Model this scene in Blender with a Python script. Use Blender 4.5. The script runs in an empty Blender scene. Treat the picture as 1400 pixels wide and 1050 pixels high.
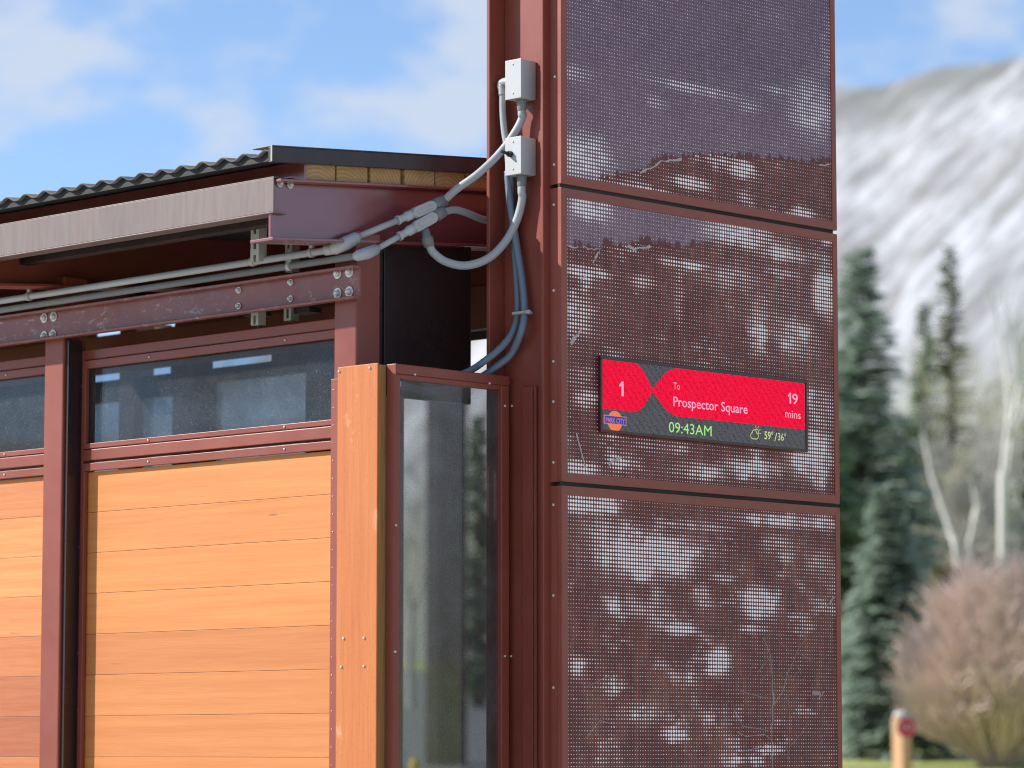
import bpy, math, random
import numpy as np
from mathutils import Vector, Matrix
random.seed(7); np.random.seed(7)
SC = bpy.context.scene
COL = SC.collection

# ------------------------------------------------------------------ camera
A = math.radians(44.3); PITCH = math.radians(6.13); FPX = 4667.0
FW = Vector((math.cos(A), math.sin(A), 0)); RT = Vector((math.sin(A), -math.cos(A), 0)); UPZ = Vector((0, 0, 1))
CAM = -(10 * FW + 0.146 * RT); CAM.z = 1.55
LOOK = FW * math.cos(PITCH) + UPZ * math.sin(PITCH)
CUP = -FW * math.sin(PITCH) + UPZ * math.cos(PITCH)
cam = bpy.data.cameras.new('camera'); camo = bpy.data.objects.new('camera', cam); COL.objects.link(camo)
m = Matrix.Identity(4)
for i in range(3):
    m[i][0] = RT[i]; m[i][1] = CUP[i]; m[i][2] = -LOOK[i]; m[i][3] = CAM[i]
camo.matrix_world = m
cam.sensor_width = 36; cam.lens = 36 * FPX / 1400; cam.clip_start = 0.1; cam.clip_end = 6000
cam.dof.use_dof = True; cam.dof.focus_distance = 10.5; cam.dof.aperture_fstop = 3.0
SC.camera = camo

# ------------------------------------------------------------------ light, sky, exposure
SUN = Vector((-1, 1.1, 1.0)).normalized()
EL = math.asin(SUN.z); AZ = math.atan2(SUN.x, SUN.y)
SC.view_settings.view_transform = 'Standard'; SC.view_settings.look = 'None'
SC.view_settings.gamma = 1; SC.view_settings.use_curve_mapping = False
EXPO = 1.15
SC.view_settings.exposure = EXPO
sl = bpy.data.lights.new('sun', 'SUN'); sl.energy = 2.9; sl.angle = math.radians(0.53); sl.color = (1, 0.95, 0.88)
so = bpy.data.objects.new('sun', sl); COL.objects.link(so)
so.rotation_mode = 'QUATERNION'; so.rotation_quaternion = SUN.to_track_quat('Z', 'Y'); so.location = (-20, 22, 20)
W = bpy.data.worlds.new('World'); SC.world = W; W.use_nodes = True
wn = W.node_tree.nodes; wl = W.node_tree.links
bg = wn['Background']; bg.inputs['Strength'].default_value = 0.098
sky = wn.new('ShaderNodeTexSky'); sky.sky_type = 'NISHITA'; sky.sun_disc = False
sky.sun_elevation = EL; sky.sun_rotation = AZ; sky.altitude = 2100; sky.air_density = 1.0; sky.dust_density = 0.5; sky.ozone_density = 1.5
tc = wn.new('ShaderNodeTexCoord'); mp = wn.new('ShaderNodeMapping')
mp.inputs['Scale'].default_value = (5.2, 5.2, 11); mp.inputs['Location'].default_value = (0.35, 0.7, 0.25)
n1 = wn.new('ShaderNodeTexNoise'); n1.inputs['Scale'].default_value = 3.1; n1.inputs['Detail'].default_value = 6; n1.inputs['Roughness'].default_value = 0.55
cr = wn.new('ShaderNodeValToRGB'); cr.color_ramp.interpolation = 'EASE'
cr.color_ramp.elements[0].position = 0.45; cr.color_ramp.elements[0].color = (0.04, 0.04, 0.04, 1)
cr.color_ramp.elements[1].position = 0.66; cr.color_ramp.elements[1].color = (0.88, 0.88, 0.88, 1)
mx = wn.new('ShaderNodeMixRGB'); mx.inputs['Color2'].default_value = (3.0, 3.35, 4.0, 1)
wl.new(tc.outputs['Generated'], mp.inputs['Vector']); wl.new(mp.outputs[0], n1.inputs['Vector'])
wl.new(n1.outputs['Fac'], cr.inputs['Fac']); wl.new(cr.outputs['Color'], mx.inputs['Fac'])
tn = wn.new('ShaderNodeMixRGB'); tn.blend_type = 'MULTIPLY'; tn.inputs['Fac'].default_value = 1; tn.inputs['Color2'].default_value = (0.78, 0.83, 0.90, 1)
wl.new(sky.outputs['Color'], tn.inputs['Color1']); wl.new(tn.outputs['Color'], mx.inputs['Color1']); wl.new(mx.outputs['Color'], bg.inputs['Color'])
SC.cycles.use_denoising = True; SC.cycles.denoising_prefilter = 'NONE'; SC.cycles.denoising_input_passes = 'RGB_ALBEDO_NORMAL'
SC.cycles.max_bounces = 8; SC.cycles.transparent_max_bounces = 16
SC.cycles.pixel_filter_type = 'BLACKMAN_HARRIS'; SC.cycles.filter_width = 1.1

# ------------------------------------------------------------------ survey: a sight line met with a known plane
def ray(px, py): return LOOK + RT * ((px - 700) / FPX) - CUP * ((py - 525) / FPX)
def at_x(X, px, py):
    d = ray(px, py); return CAM + d * ((X - CAM.x) / d.x)
def at_y(Y, px, py):
    d = ray(px, py); return CAM + d * ((Y - CAM.y) / d.y)
def at_d(D, px, py): return CAM + ray(px, py) * D

# ------------------------------------------------------------------ materials
def mat(name): 
    m = bpy.data.materials.new(name); m.use_nodes = True
    return m, m.node_tree.nodes, m.node_tree.links, m.node_tree.nodes['Principled BSDF']
def coords(N, L, scale=(1, 1, 1), kind='Object', rnd=True, rot=(0, 0, 0)):
    t = N.new('ShaderNodeTexCoord'); mpn = N.new('ShaderNodeMapping'); mpn.inputs['Scale'].default_value = scale; mpn.inputs['Rotation'].default_value = rot
    L.new(t.outputs[kind], mpn.inputs['Vector'])
    if rnd:
        oi = N.new('ShaderNodeObjectInfo'); mu = N.new('ShaderNodeVectorMath'); mu.operation = 'SCALE'
        cb = N.new('ShaderNodeCombineXYZ')
        for k in range(3): L.new(oi.outputs['Random'], cb.inputs[k])
        L.new(cb.outputs[0], mu.inputs[0]); mu.inputs['Scale'].default_value = 37
        L.new(mu.outputs[0], mpn.inputs['Location'])
    return mpn.outputs[0]
def noise(N, L, vec, scale, detail=4, rough=0.55):
    n = N.new('ShaderNodeTexNoise'); n.inputs['Scale'].default_value = scale; n.inputs['Detail'].default_value = detail; n.inputs['Roughness'].default_value = rough
    L.new(vec, n.inputs['Vector']); return n.outputs['Fac']
def ramp(N, L, fac, stops, interp='LINEAR'):
    r = N.new('ShaderNodeValToRGB'); r.color_ramp.interpolation = interp
    while len(r.color_ramp.elements) < len(stops): r.color_ramp.elements.new(0.5)
    for e, (p, c) in zip(r.color_ramp.elements, stops):
        e.position = p; e.color = (*c, 1) if len(c) == 3 else c
    L.new(fac, r.inputs['Fac']); return r.outputs['Color']
def mixc(N, L, fac, a, b, mode='MIX'):
    x = N.new('ShaderNodeMixRGB'); x.blend_type = mode
    for s, v in (('Fac', fac), ('Color1', a), ('Color2', b)):
        if isinstance(v, (int, float)): x.inputs[s].default_value = v
        elif isinstance(v, tuple): x.inputs[s].default_value = (*v, 1)
        else: L.new(v, x.inputs[s])
    return x.outputs['Color']
def bump(N, L, B, h, strength=0.2, dist=0.01):
    b = N.new('ShaderNodeBump'); b.inputs['Strength'].default_value = strength; b.inputs['Distance'].default_value = dist
    L.new(h, b.inputs['Height']); L.new(b.outputs[0], B.inputs['Normal'])

def metal_paint(name, base, chalk=(0.34, 0.24, 0.22), chalk_amt=0.07, scuff=0.0, rough=0.38, ior=1.5, streak=False):
    m, N, L, B = mat(name)
    v = coords(N, L)
    big = noise(N, L, v, 2.3, 5)
    sv = coords(N, L, (22, 22, 2.2)) if streak else v
    st = noise(N, L, sv, 3 if streak else 14, 5, 0.65)
    c = mixc(N, L, ramp(N, L, big, [(0.3, (0, 0, 0)), (0.75, (1, 1, 1))]), tuple(x * 0.86 for x in base), tuple(min(1, x * 1.12) for x in base))
    f = ramp(N, L, st, [(0.40, (0, 0, 0)), (0.80, (1, 1, 1))])
    mu = N.new('ShaderNodeMath'); mu.operation = 'MULTIPLY'; mu.inputs[1].default_value = chalk_amt; L.new(f, mu.inputs[0])
    if streak: 
        ad = N.new('ShaderNodeMath'); ad.operation = 'ADD'; ad.inputs[1].default_value = chalk_amt * 0.75; L.new(mu.outputs[0], ad.inputs[0]); mu = ad
    c = mixc(N, L, mu.outputs[0], c, chalk)
    if scuff:
        n = noise(N, L, coords(N, L, (1, 0.45, 1)), 62, 3, 0.7); n2 = noise(N, L, v, 5, 2)
        s1 = ramp(N, L, n, [(0.575, (0, 0, 0)), (0.64, (1, 1, 1))]); s2 = ramp(N, L, n2, [(0.38, (0, 0, 0)), (0.6, (1, 1, 1))])
        ss = mixc(N, L, 1.0, s1, s2, 'MULTIPLY'); ss = mixc(N, L, scuff, (0, 0, 0), ss)
        c = mixc(N, L, ss, c, (0.62, 0.52, 0.50))
    L.new(c, B.inputs['Base Color'])
    rr = ramp(N, L, big, [(0.3, (rough * 0.8,) * 3), (0.7, (rough * 1.3,) * 3)]); L.new(rr, B.inputs['Roughness'])
    B.inputs['IOR'].default_value = ior
    bump(N, L, B, noise(N, L, v, 120, 3), 0.06, 0.002)
    return m
MAROON = (0.24, 0.054, 0.035)
M_paint = metal_paint('maroon_paint', MAROON)
M_beam = metal_paint('maroon_scuffed', (0.23, 0.065, 0.06), scuff=0.42, chalk_amt=0.22, rough=0.3)
M_gloss = metal_paint('maroon_gloss', (0.21, 0.050, 0.055), rough=0.16, ior=1.9, chalk_amt=0.05)
M_chalk = metal_paint('maroon_chalky', (0.15, 0.085, 0.080), chalk=(0.195, 0.17, 0.168), chalk_amt=0.56, rough=0.5, streak=True)
M_frame = metal_paint('maroon_frame', (0.29, 0.076, 0.053), rough=0.42, ior=1.45)
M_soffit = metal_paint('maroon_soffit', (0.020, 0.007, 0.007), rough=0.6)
M_dark = metal_paint('shade_dark', (0.028, 0.017, 0.019), rough=0.25, chalk_amt=0.02)
M_flash = metal_paint('charcoal_flashing', (0.035, 0.027, 0.030), rough=0.35, chalk_amt=0.06)
M_roof = metal_paint('weathered_roof_steel', (0.065, 0.058, 0.055), chalk=(0.24, 0.22, 0.205), chalk_amt=0.45, rough=0.45)
M_grey = metal_paint('grey_conduit', (0.42, 0.45, 0.47), chalk=(0.6, 0.6, 0.6), chalk_amt=0.15, rough=0.42, ior=1.5)
M_pvc = metal_paint('grey_flex', (0.36, 0.39, 0.42), chalk=(0.5, 0.5, 0.5), chalk_amt=0.1, rough=0.5, ior=1.45)
M_conn = metal_paint('dark_grey_fitting', (0.20, 0.205, 0.21), chalk=(0.3, 0.3, 0.3), chalk_amt=0.15, rough=0.5, ior=1.45)
M_blue = metal_paint('blue_grey_cable', (0.14, 0.185, 0.245), chalk=(0.25, 0.3, 0.36), chalk_amt=0.1, rough=0.42, ior=1.5)
def zinc(name, c, rough):
    m, N, L, B = mat(name); v = coords(N, L)
    L.new(mixc(N, L, noise(N, L, v, 60, 3), tuple(x * 0.7 for x in c), c), B.inputs['Base Color'])
    B.inputs['Metallic'].default_value = 0.35; B.inputs['Roughness'].default_value = rough; return m
M_zinc = zinc('zinc_bolt', (0.80, 0.79, 0.77), 0.35)
M_strut = metal_paint('galvanised_strut', (0.42, 0.41, 0.39), chalk=(0.6, 0.6, 0.58), chalk_amt=0.3, rough=0.4, ior=1.6)
M_box = metal_paint('grey_box', (0.42, 0.43, 0.445), chalk=(0.5, 0.5, 0.5), chalk_amt=0.2, rough=0.42, ior=1.5)
M_black = metal_paint('matt_black', (0.012, 0.012, 0.012), rough=0.6, chalk_amt=0)

def wood(name, a, b, dark, axis, rnd=0.35, grain=1.0):
    m, N, L, B = mat(name)
    sc = {'y': (30, 0.9, 30), 'z': (30, 30, 0.9)}[axis]
    v = coords(N, L, sc)
    g = noise(N, L, v, 1.6, 6, 0.6); fine = noise(N, L, coords(N, L, tuple(x * 7 for x in sc)), 1.3, 3)
    oi = N.new('ShaderNodeObjectInfo')
    c = mixc(N, L, ramp(N, L, g, [(0.32, (0, 0, 0)), (0.68, (1, 1, 1))]), a, b)
    c = mixc(N, L, ramp(N, L, fine, [(0.35, (0.20 * grain,) * 3), (0.62, (0, 0, 0))]), c, dark)
    hs = N.new('ShaderNodeHueSaturation'); L.new(c, hs.inputs['Color'])
    mr = N.new('ShaderNodeMapRange'); mr.inputs['To Min'].default_value = 1 - rnd; mr.inputs['To Max'].default_value = 1 + rnd * 0.55; L.new(oi.outputs['Random'], mr.inputs['Value'])
    L.new(mr.outputs[0], hs.inputs['Value'])
    mr2 = N.new('ShaderNodeMapRange'); mr2.inputs['To Min'].default_value = 0.488 if rnd > .2 else 0.496; mr2.inputs['To Max'].default_value = 0.506 if rnd > .2 else 0.502; L.new(oi.outputs['Random'], mr2.inputs['Value'])
    L.new(mr2.outputs[0], hs.inputs['Hue'])
    # a few dark checks along the grain
    ck = noise(N, L, coords(N, L, {'y': (60, 4, 60), 'z': (60, 60, 4)}[axis]), 1.0, 2)
    c2 = mixc(N, L, ramp(N, L, ck, [(0.755, (0, 0, 0)), (0.77, (0.6, 0.6, 0.6))]), hs.outputs[0], (0.10, 0.035, 0.012))
    if axis == 'z' and grain < 1.6:   # pale rubbed patches and rough sawn fuzz
        pz = noise(N, L, coords(N, L, (9, 9, 6)), 1.0, 5, 0.75); c2 = mixc(N, L, ramp(N, L, pz, [(0.60, (0, 0, 0)), (0.72, (0.45, 0.45, 0.45))]), c2, (0.74, 0.42, 0.25))
        sp_ = noise(N, L, coords(N, L, (160, 160, 90)), 1.0, 2, 0.6); c2 = mixc(N, L, ramp(N, L, sp_, [(0.58, (0, 0, 0)), (0.7, (0.35, 0.35, 0.35))]), c2, (0.30, 0.07, 0.015))
    L.new(c2, B.inputs['Base Color']); B.inputs['Roughness'].default_value = 0.55
    bump(N, L, B, fine, 0.15, 0.002)
    return m
M_plank = wood('cedar_plank', (0.53, 0.185, 0.044), (0.60, 0.240, 0.064), (0.46, 0.14, 0.030), 'y', 0.11)
M_plank2 = wood('red_cedar_plank', (0.54, 0.175, 0.052), (0.62, 0.24, 0.08), (0.30, 0.08, 0.02), 'y', 0.34)
M_board = wood('orange_cedar_board', (0.47, 0.130, 0.027), (0.54, 0.170, 0.040), (0.30, 0.07, 0.013), 'z', 0.05, 1.4)
M_edge = wood('board_edge', (0.33, 0.17, 0.05), (0.40, 0.22, 0.07), (0.07, 0.03, 0.01), 'z', 0.05, 1.8)
def endgrain():
    m, N, L, B = mat('deck_end_grain')
    v = coords(N, L)
    w = N.new('ShaderNodeTexWave'); w.wave_type = 'RINGS'; w.rings_direction = 'Y'; w.inputs['Scale'].default_value = 26; w.inputs['Distortion'].default_value = 1.6; w.inputs['Detail'].default_value = 2; w.inputs['Detail Scale'].default_value = 3
    t = N.new('ShaderNodeTexCoord'); mpn = N.new('ShaderNodeMapping'); L.new(t.outputs['Object'], mpn.inputs['Vector'])
    oi = N.new('ShaderNodeObjectInfo'); cb = N.new('ShaderNodeCombineXYZ')
    a1 = N.new('ShaderNodeMapRange'); a1.inputs['To Min'].default_value = -0.10; a1.inputs['To Max'].default_value = 0.12; L.new(oi.outputs['Random'], a1.inputs['Value'])
    L.new(a1.outputs[0], cb.inputs[0]); cb.inputs[2].default_value = 0.05
    L.new(cb.outputs[0], mpn.inputs['Location']); L.new(mpn.outputs[0], w.inputs['Vector'])
    c = mixc(N, L, ramp(N, L, w.outputs['Fac'], [(0.2, (0, 0, 0)), (0.8, (1, 1, 1))]), (0.66, 0.44, 0.24), (0.54, 0.32, 0.15))
    c = mixc(N, L, ramp(N, L, noise(N, L, v, 25, 4), [(0.35, (0, 0, 0)), (0.7, (0.5, 0.5, 0.5))]), c, (0.52, 0.27, 0.12))
    L.new(c, B.inputs['Base Color']); B.inputs['Roughness'].default_value = 0.8
    return m
M_end = endgrain()

def glass(name, tint, dust, dustcol, refl_ior=1.52, speck=True, trans=False):
    m, N, L, B = mat(name); N.remove(B); out = N['Material Output']
    tr = N.new('ShaderNodeBsdfTransparent'); tr.inputs['Color'].default_value = (*tint, 1)
    gl = N.new('ShaderNodeBsdfGlossy'); gl.inputs['Roughness'].default_value = 0.02
    fr = N.new('ShaderNodeFresnel'); geo = N.new('ShaderNodeNewGeometry'); mi = N.new('ShaderNodeMapRange'); mi.inputs['To Min'].default_value = refl_ior; mi.inputs['To Max'].default_value = 1 / refl_ior
    L.new(geo.outputs['Backfacing'], mi.inputs['Value']); L.new(mi.outputs[0], fr.inputs['IOR'])
    mix = N.new('ShaderNodeMixShader'); L.new(fr.outputs[0], mix.inputs['Fac']); L.new(tr.outputs[0], mix.inputs[1]); L.new(gl.outputs[0], mix.inputs[2])
    df = N.new('ShaderNodeBsdfTranslucent' if trans else 'ShaderNodeBsdfDiffuse'); df.inputs['Color'].default_value = (*dustcol, 1)
    v = coords(N, L)
    f = ramp(N, L, noise(N, L, v, 9, 6, 0.7), [(0.35, (dust * 0.35,) * 3), (0.75, (dust,) * 3)])
    if speck:
        f2 = ramp(N, L, noise(N, L, v, 150, 2, 0.6), [(0.60, (0, 0, 0)), (0.75, (dust * 2.2,) * 3)])
        f = mixc(N, L, 1.0, f, f2, 'ADD')
    mix2 = N.new('ShaderNodeMixShader'); L.new(f, mix2.inputs['Fac']); L.new(mix.outputs[0], mix2.inputs[1]); L.new(df.outputs[0], mix2.inputs[2])
    L.new(mix2.outputs[0], out.inputs['Surface'])
    return m
M_window = glass('dusty_window_glass', (0.62, 0.68, 0.74), 0.055, (0.5, 0.52, 0.55), 1.33)
M_rear = glass('hazy_rear_glass', (0.55, 0.57, 0.60), 0.62, (0.62, 0.63, 0.66), trans=True)
M_wing = glass('clear_screen_glass', (0.64, 0.655, 0.66), 0.12, (0.5, 0.5, 0.5), speck=False)

def emis(name, col, var=0.0):
    m, N, L, B = mat(name); N.remove(B); e = N.new('ShaderNodeEmission')
    k = 1.0 / 2 ** EXPO
    e.inputs['Strength'].default_value = k
    if var:
        t = coords(N, L, rnd=False)
        w = N.new('ShaderNodeTexWave'); w.bands_direction = 'DIAGONAL'; w.inputs['Scale'].default_value = 21; w.inputs['Distortion'].default_value = 1.5; L.new(t, w.inputs['Vector'])
        g = noise(N, L, t, 240, 1)
        c = mixc(N, L, w.outputs['Fac'], tuple(x * (1 - var) for x in col), col)
        c = mixc(N, L, ramp(N, L, g, [(0.4, (0, 0, 0)), (0.65, (1, 1, 1))]), c, tuple(min(1, x * (1 + var) + 0.02 * var) for x in col))
        L.new(c, e.inputs['Color'])
    else: e.inputs['Color'].default_value = (*col, 1)
    L.new(e.outputs[0], N['Material Output'].inputs['Surface']); return m
E_red = emis('led_red', (0.86, 0.008, 0.045), 0.25)
E_off = emis('led_dim', (0.078, 0.082, 0.094), 0.4)
E_pink = emis('led_pink', (0.95, 0.42, 0.62))
E_green = emis('led_green', (0.38, 0.85, 0.24))
E_yel = emis('led_pale_yellow', (0.62, 0.70, 0.32))
E_blue = emis('led_blue', (0.03, 0.07, 0.42))
E_orange = emis('led_orange', (0.85, 0.22, 0.10))

# ------------------------------------------------------------------ mesh helpers
def root_off(p):
    o = Vector((0, 0, 0))
    while p is not None: o += p.location; p = p.parent
    return o
class MB:
    def __init__(s): s.v = []; s.f = []; s.sm = []
    def quad(s, a, b, c, d): n = len(s.v); s.v += [Vector(a), Vector(b), Vector(c), Vector(d)]; s.f.append((n, n + 1, n + 2, n + 3)); s.sm.append(False)
    def hexa(s, p):   # 8 points: bottom 4 ccw, top 4
        n = len(s.v); s.v += [Vector(x) for x in p]
        for q in ((3, 2, 1, 0), (4, 5, 6, 7), (0, 1, 5, 4), (1, 2, 6, 5), (2, 3, 7, 6), (3, 0, 4, 7)): s.f.append(tuple(n + k for k in q)); s.sm.append(False)
        return s
    def box(s, x0, x1, y0, y1, z0, z1, sx=0.0, x_ref=0.0):
        """sx: slope of z along x (roof pitch)"""
        h = lambda x, z: z + sx * (x - x_ref)
        return s.hexa([(x0, y0, h(x0, z0)), (x1, y0, h(x1, z0)), (x1, y1, h(x1, z0)), (x0, y1, h(x0, z0)), (x0, y0, h(x0, z1)), (x1, y0, h(x1, z1)), (x1, y1, h(x1, z1)), (x0, y1, h(x0, z1))])
    def prism(s, poly, off):   # poly: 3d points (planar), extruded by off
        n = len(s.v); k = len(poly); off = Vector(off)
        s.v += [Vector(p) for p in poly] + [Vector(p) + off for p in poly]
        s.f.append(tuple(range(n + k - 1, n - 1, -1))); s.f.append(tuple(range(n + k, n + 2 * k))); s.sm += [False, False]
        for i in range(k): j = (i + 1) % k; s.f.append((n + i, n + j, n + k + j, n + k + i)); s.sm.append(False)
        return s
    def tube(s, pts, r, n=10, r1=None, caps=True):
        pts = [Vector(p) for p in pts]; K = len(pts); base = len(s.v)
        prev = None
        for i, p in enumerate(pts):
            t = (pts[min(i + 1, K - 1)] - pts[max(i - 1, 0)])
            t = t.normalized() if t.length > 1e-9 else Vector((0, 0, 1))
            if prev is None:
                a = t.orthogonal().normalized()
            else:
                a = prev - t * prev.dot(t); a = a.normalized() if a.length > 1e-6 else t.orthogonal().normalized()
            prev = a; b = t.cross(a)
            rr = r[i] if isinstance(r, (list, tuple)) else (r if r1 is None else r + (r1 - r) * i / (K - 1))
            for k in range(n):
                th = 2 * math.pi * k / n; s.v.append(p + (a * math.cos(th) + b * math.sin(th)) * rr)
        for i in range(K - 1):
            for k in range(n):
                k2 = (k + 1) % n; s.f.append((base + i * n + k, base + i * n + k2, base + (i + 1) * n + k2, base + (i + 1) * n + k)); s.sm.append(n > 4)
        if caps:
            s.f.append(tuple(base + k for k in range(n - 1, -1, -1))); s.f.append(tuple(base + (K - 1) * n + k for k in range(n))); s.sm += [False, False]
        return s
    def cyl(s, a, b, r, n=12, r1=None): return s.tube([a, b], r, n, r1)
    def dome(s, c, ax, r, h, n=10):
        c = Vector(c); ax = Vector(ax).normalized()
        return s.tube([c, c + ax * h * 0.5, c + ax * h * 0.85, c + ax * h], [r, r * 0.92, r * 0.6, r * 0.15], n)
    def build(s, name, material, parent=None, bevel=0.0, kind=None, label=None, cat=None, group=None, smooth=None):
        off = root_off(parent) if parent else Vector((0, 0, 0))
        me = bpy.data.meshes.new(name); me.from_pydata([tuple(v - off) for v in s.v], [], s.f)
        me.polygons.foreach_set('use_smooth', s.sm if smooth is None else [smooth] * len(s.f))
        me.materials.append(material); me.update()
        o = bpy.data.objects.new(name, me); COL.objects.link(o)
        if parent: o.parent = parent
        if bevel:
            b = o.modifiers.new('bevel', 'BEVEL'); b.width = bevel; b.segments = 2; b.limit_method = 'ANGLE'; b.angle_limit = math.radians(40)
        tag(o, label, cat, group, kind); return o
def tag(o, label=None, cat=None, group=None, kind=None):
    for k, v in (('label', label), ('category', cat), ('group', group), ('kind', kind)):
        if v: o[k] = v
    return o
def thing(name, label, cat, loc=(0, 0, 0), group=None):
    o = bpy.data.objects.new(name, None); COL.objects.link(o); o.location = loc; o.empty_display_size = 0.1
    return tag(o, label, cat, group)
def dup(o, delta, parent=None):
    c = o.copy(); COL.objects.link(c); c.parent = parent if parent else o.parent; c.location = o.location + Vector(delta); return c
def spline(pts, n=8):
    P = [Vector(p) for p in pts]; P = [P[0] * 2 - P[1]] + P + [P[-1] * 2 - P[-2]]; out = []
    for i in range(1, len(P) - 2):
        for k in range(n):
            t = k / n; a, b, c, d = P[i - 1:i + 3]
            out.append(0.5 * ((2 * b) + (c - a) * t + (2 * a - 5 * b + 4 * c - d) * t * t + (3 * b - a - 3 * c + d) * t ** 3))
    return out + [P[-2]]
def vec(o, k): return Vector(o)
# numpy value noise
def vnoise(x, y, seed=0):
    xi = np.floor(x).astype(np.int64); yi = np.floor(y).astype(np.int64); xf = x - xi; yf = y - yi
    def h(a, b):
        n = (a * 374761393 + b * 668265263 + seed * 974711) & 0x7fffffff
        n = ((n ^ (n >> 13)) * 1274126177) & 0x7fffffff; n = n ^ (n >> 16); return (n & 0xffff) / 65535.0
    u = xf * xf * (3 - 2 * xf); w = yf * yf * (3 - 2 * yf)
    return (h(xi, yi) * (1 - u) + h(xi + 1, yi) * u) * (1 - w) + (h(xi, yi + 1) * (1 - u) + h(xi + 1, yi + 1) * u) * w
def fbm(x, y, oct=4, seed=0):
    s = 0; a = 0.5; t = 0
    for k in range(oct): s = s + a * vnoise(x, y, seed + k); t += a; a *= 0.55; x = x * 2.03; y = y * 2.03
    return s / t

# ================================================================== SETTING
def h_ground(x, y):
    r = np.hypot(x + 1, y + 1); return np.where(r < 16, 0, (np.minimum(r, 75) - 16) * 0.063 + 0.3 * (vnoise(x * 0.06, y * 0.06, 5) - 0.5) * np.clip((r - 16) / 20, 0, 1))
def grid_obj(name, xs, ys, hf, material, kind, polar=False, label=None):
    X, Y = np.meshgrid(xs, ys, indexing='ij')
    if polar: R_, T = X, Y; X, Y = R_ * np.cos(T), R_ * np.sin(T); Z = hf(R_, T)
    else: Z = hf(X, Y)
    nx, ny = X.shape; v = np.stack([X, Y, Z], -1).reshape(-1, 3)
    idx = np.arange(nx * ny).reshape(nx, ny)
    f = np.stack([idx[:-1, :-1], idx[1:, :-1], idx[1:, 1:], idx[:-1, 1:]], -1).reshape(-1, 4)
    me = bpy.data.meshes.new(name); me.from_pydata(v.tolist(), [], f.tolist()); me.materials.append(material)
    me.polygons.foreach_set('use_smooth', [True] * len(f)); me.update()
    o = bpy.data.objects.new(name, me); COL.objects.link(o); tag(o, label, kind=kind); return o
m, N, L, B = mat('lawn')
v = coords(N, L, rnd=False)
c = mixc(N, L, noise(N, L, v, 0.6, 5), (0.24, 0.31, 0.06), (0.46, 0.48, 0.14)); c = mixc(N, L, ramp(N, L, noise(N, L, v, 9, 3), [(0.4, (0, 0, 0)), (0.7, (0.6, 0.6, 0.6))]), c, (0.34, 0.31, 0.14))
L.new(c, B.inputs['Base Color']); B.inputs['Roughness'].default_value = 0.9; M_lawn = m
m, N, L, B = mat('concrete')
v = coords(N, L, rnd=False)
L.new(mixc(N, L, noise(N, L, v, 3, 6, 0.7), (0.44, 0.41, 0.375), (0.54, 0.51, 0.47)), B.inputs['Base Color']); B.inputs['Roughness'].default_value = 0.85; M_conc = m
m, N, L, B = mat('snowy_slope')
v1 = coords(N, L, (1, 1, 1), rnd=False)
t = N.new('ShaderNodeUVMap'); mp2 = N.new('ShaderNodeMapping'); L.new(t.outputs[0], mp2.inputs['Vector']); mp2.inputs['Rotation'].default_value = (0, 0, math.radians(-34)); mp2.inputs['Scale'].default_value = (22, 90, 1)
mp2.inputs['Rotation'].default_value = (0, 0, 0); mp2.inputs['Scale'].default_value = (-187, 38, 1)
mp3 = N.new('ShaderNodeMapping'); mp3.inputs['Rotation'].default_value = (0, 0, math.radians(-36)); L.new(mp2.outputs[0], mp3.inputs['Vector'])
mp4 = N.new('ShaderNodeMapping'); mp4.inputs['Scale'].default_value = (0.16, 0.8, 1); L.new(mp3.outputs[0], mp4.inputs['Vector'])
st = noise(N, L, mp4.outputs[0], 1.0, 5, 0.6); br = noise(N, L, mp4.outputs[0], 0.38, 5, 0.65); fi = noise(N, L, mp4.outputs[0], 2.6, 4, 0.7)
sn = mixc(N, L, ramp(N, L, st, [(0.43, (0, 0, 0)), (0.60, (0.9, 0.9, 0.9))]), (0.60, 0.605, 0.615), (0.27, 0.26, 0.245))
sn = mixc(N, L, ramp(N, L, br, [(0.47, (0, 0, 0)), (0.64, (0.7, 0.7, 0.7))]), sn, (0.31, 0.295, 0.26))
sn = mixc(N, L, ramp(N, L, fi, [(0.48, (0, 0, 0)), (0.62, (0.75, 0.75, 0.75))]), sn, (0.20, 0.19, 0.17))
sx_ = N.new('ShaderNodeSeparateXYZ'); L.new(t.outputs[0], sx_.inputs[0])
sn = mixc(N, L, ramp(N, L, sx_.outputs['Y'], [(0.10, (0.75, 0.75, 0.75)), (0.21, (0, 0, 0))]), sn, (0.27, 0.27, 0.17)); bd1 = ramp(N, L, sx_.outputs['Y'], [(0.44, (0, 0, 0)), (0.52, (1, 1, 1))]); bd2 = ramp(N, L, br, [(0.42, (0, 0, 0)), (0.52, (0.8, 0.8, 0.8))])
sn = mixc(N, L, mixc(N, L, 1.0, bd1, bd2, 'MULTIPLY'), sn, (0.17, 0.175, 0.155))
L.new(sn, B.inputs['Base Color']); B.inputs['Roughness'].default_value = 0.85; M_snow = m

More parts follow.
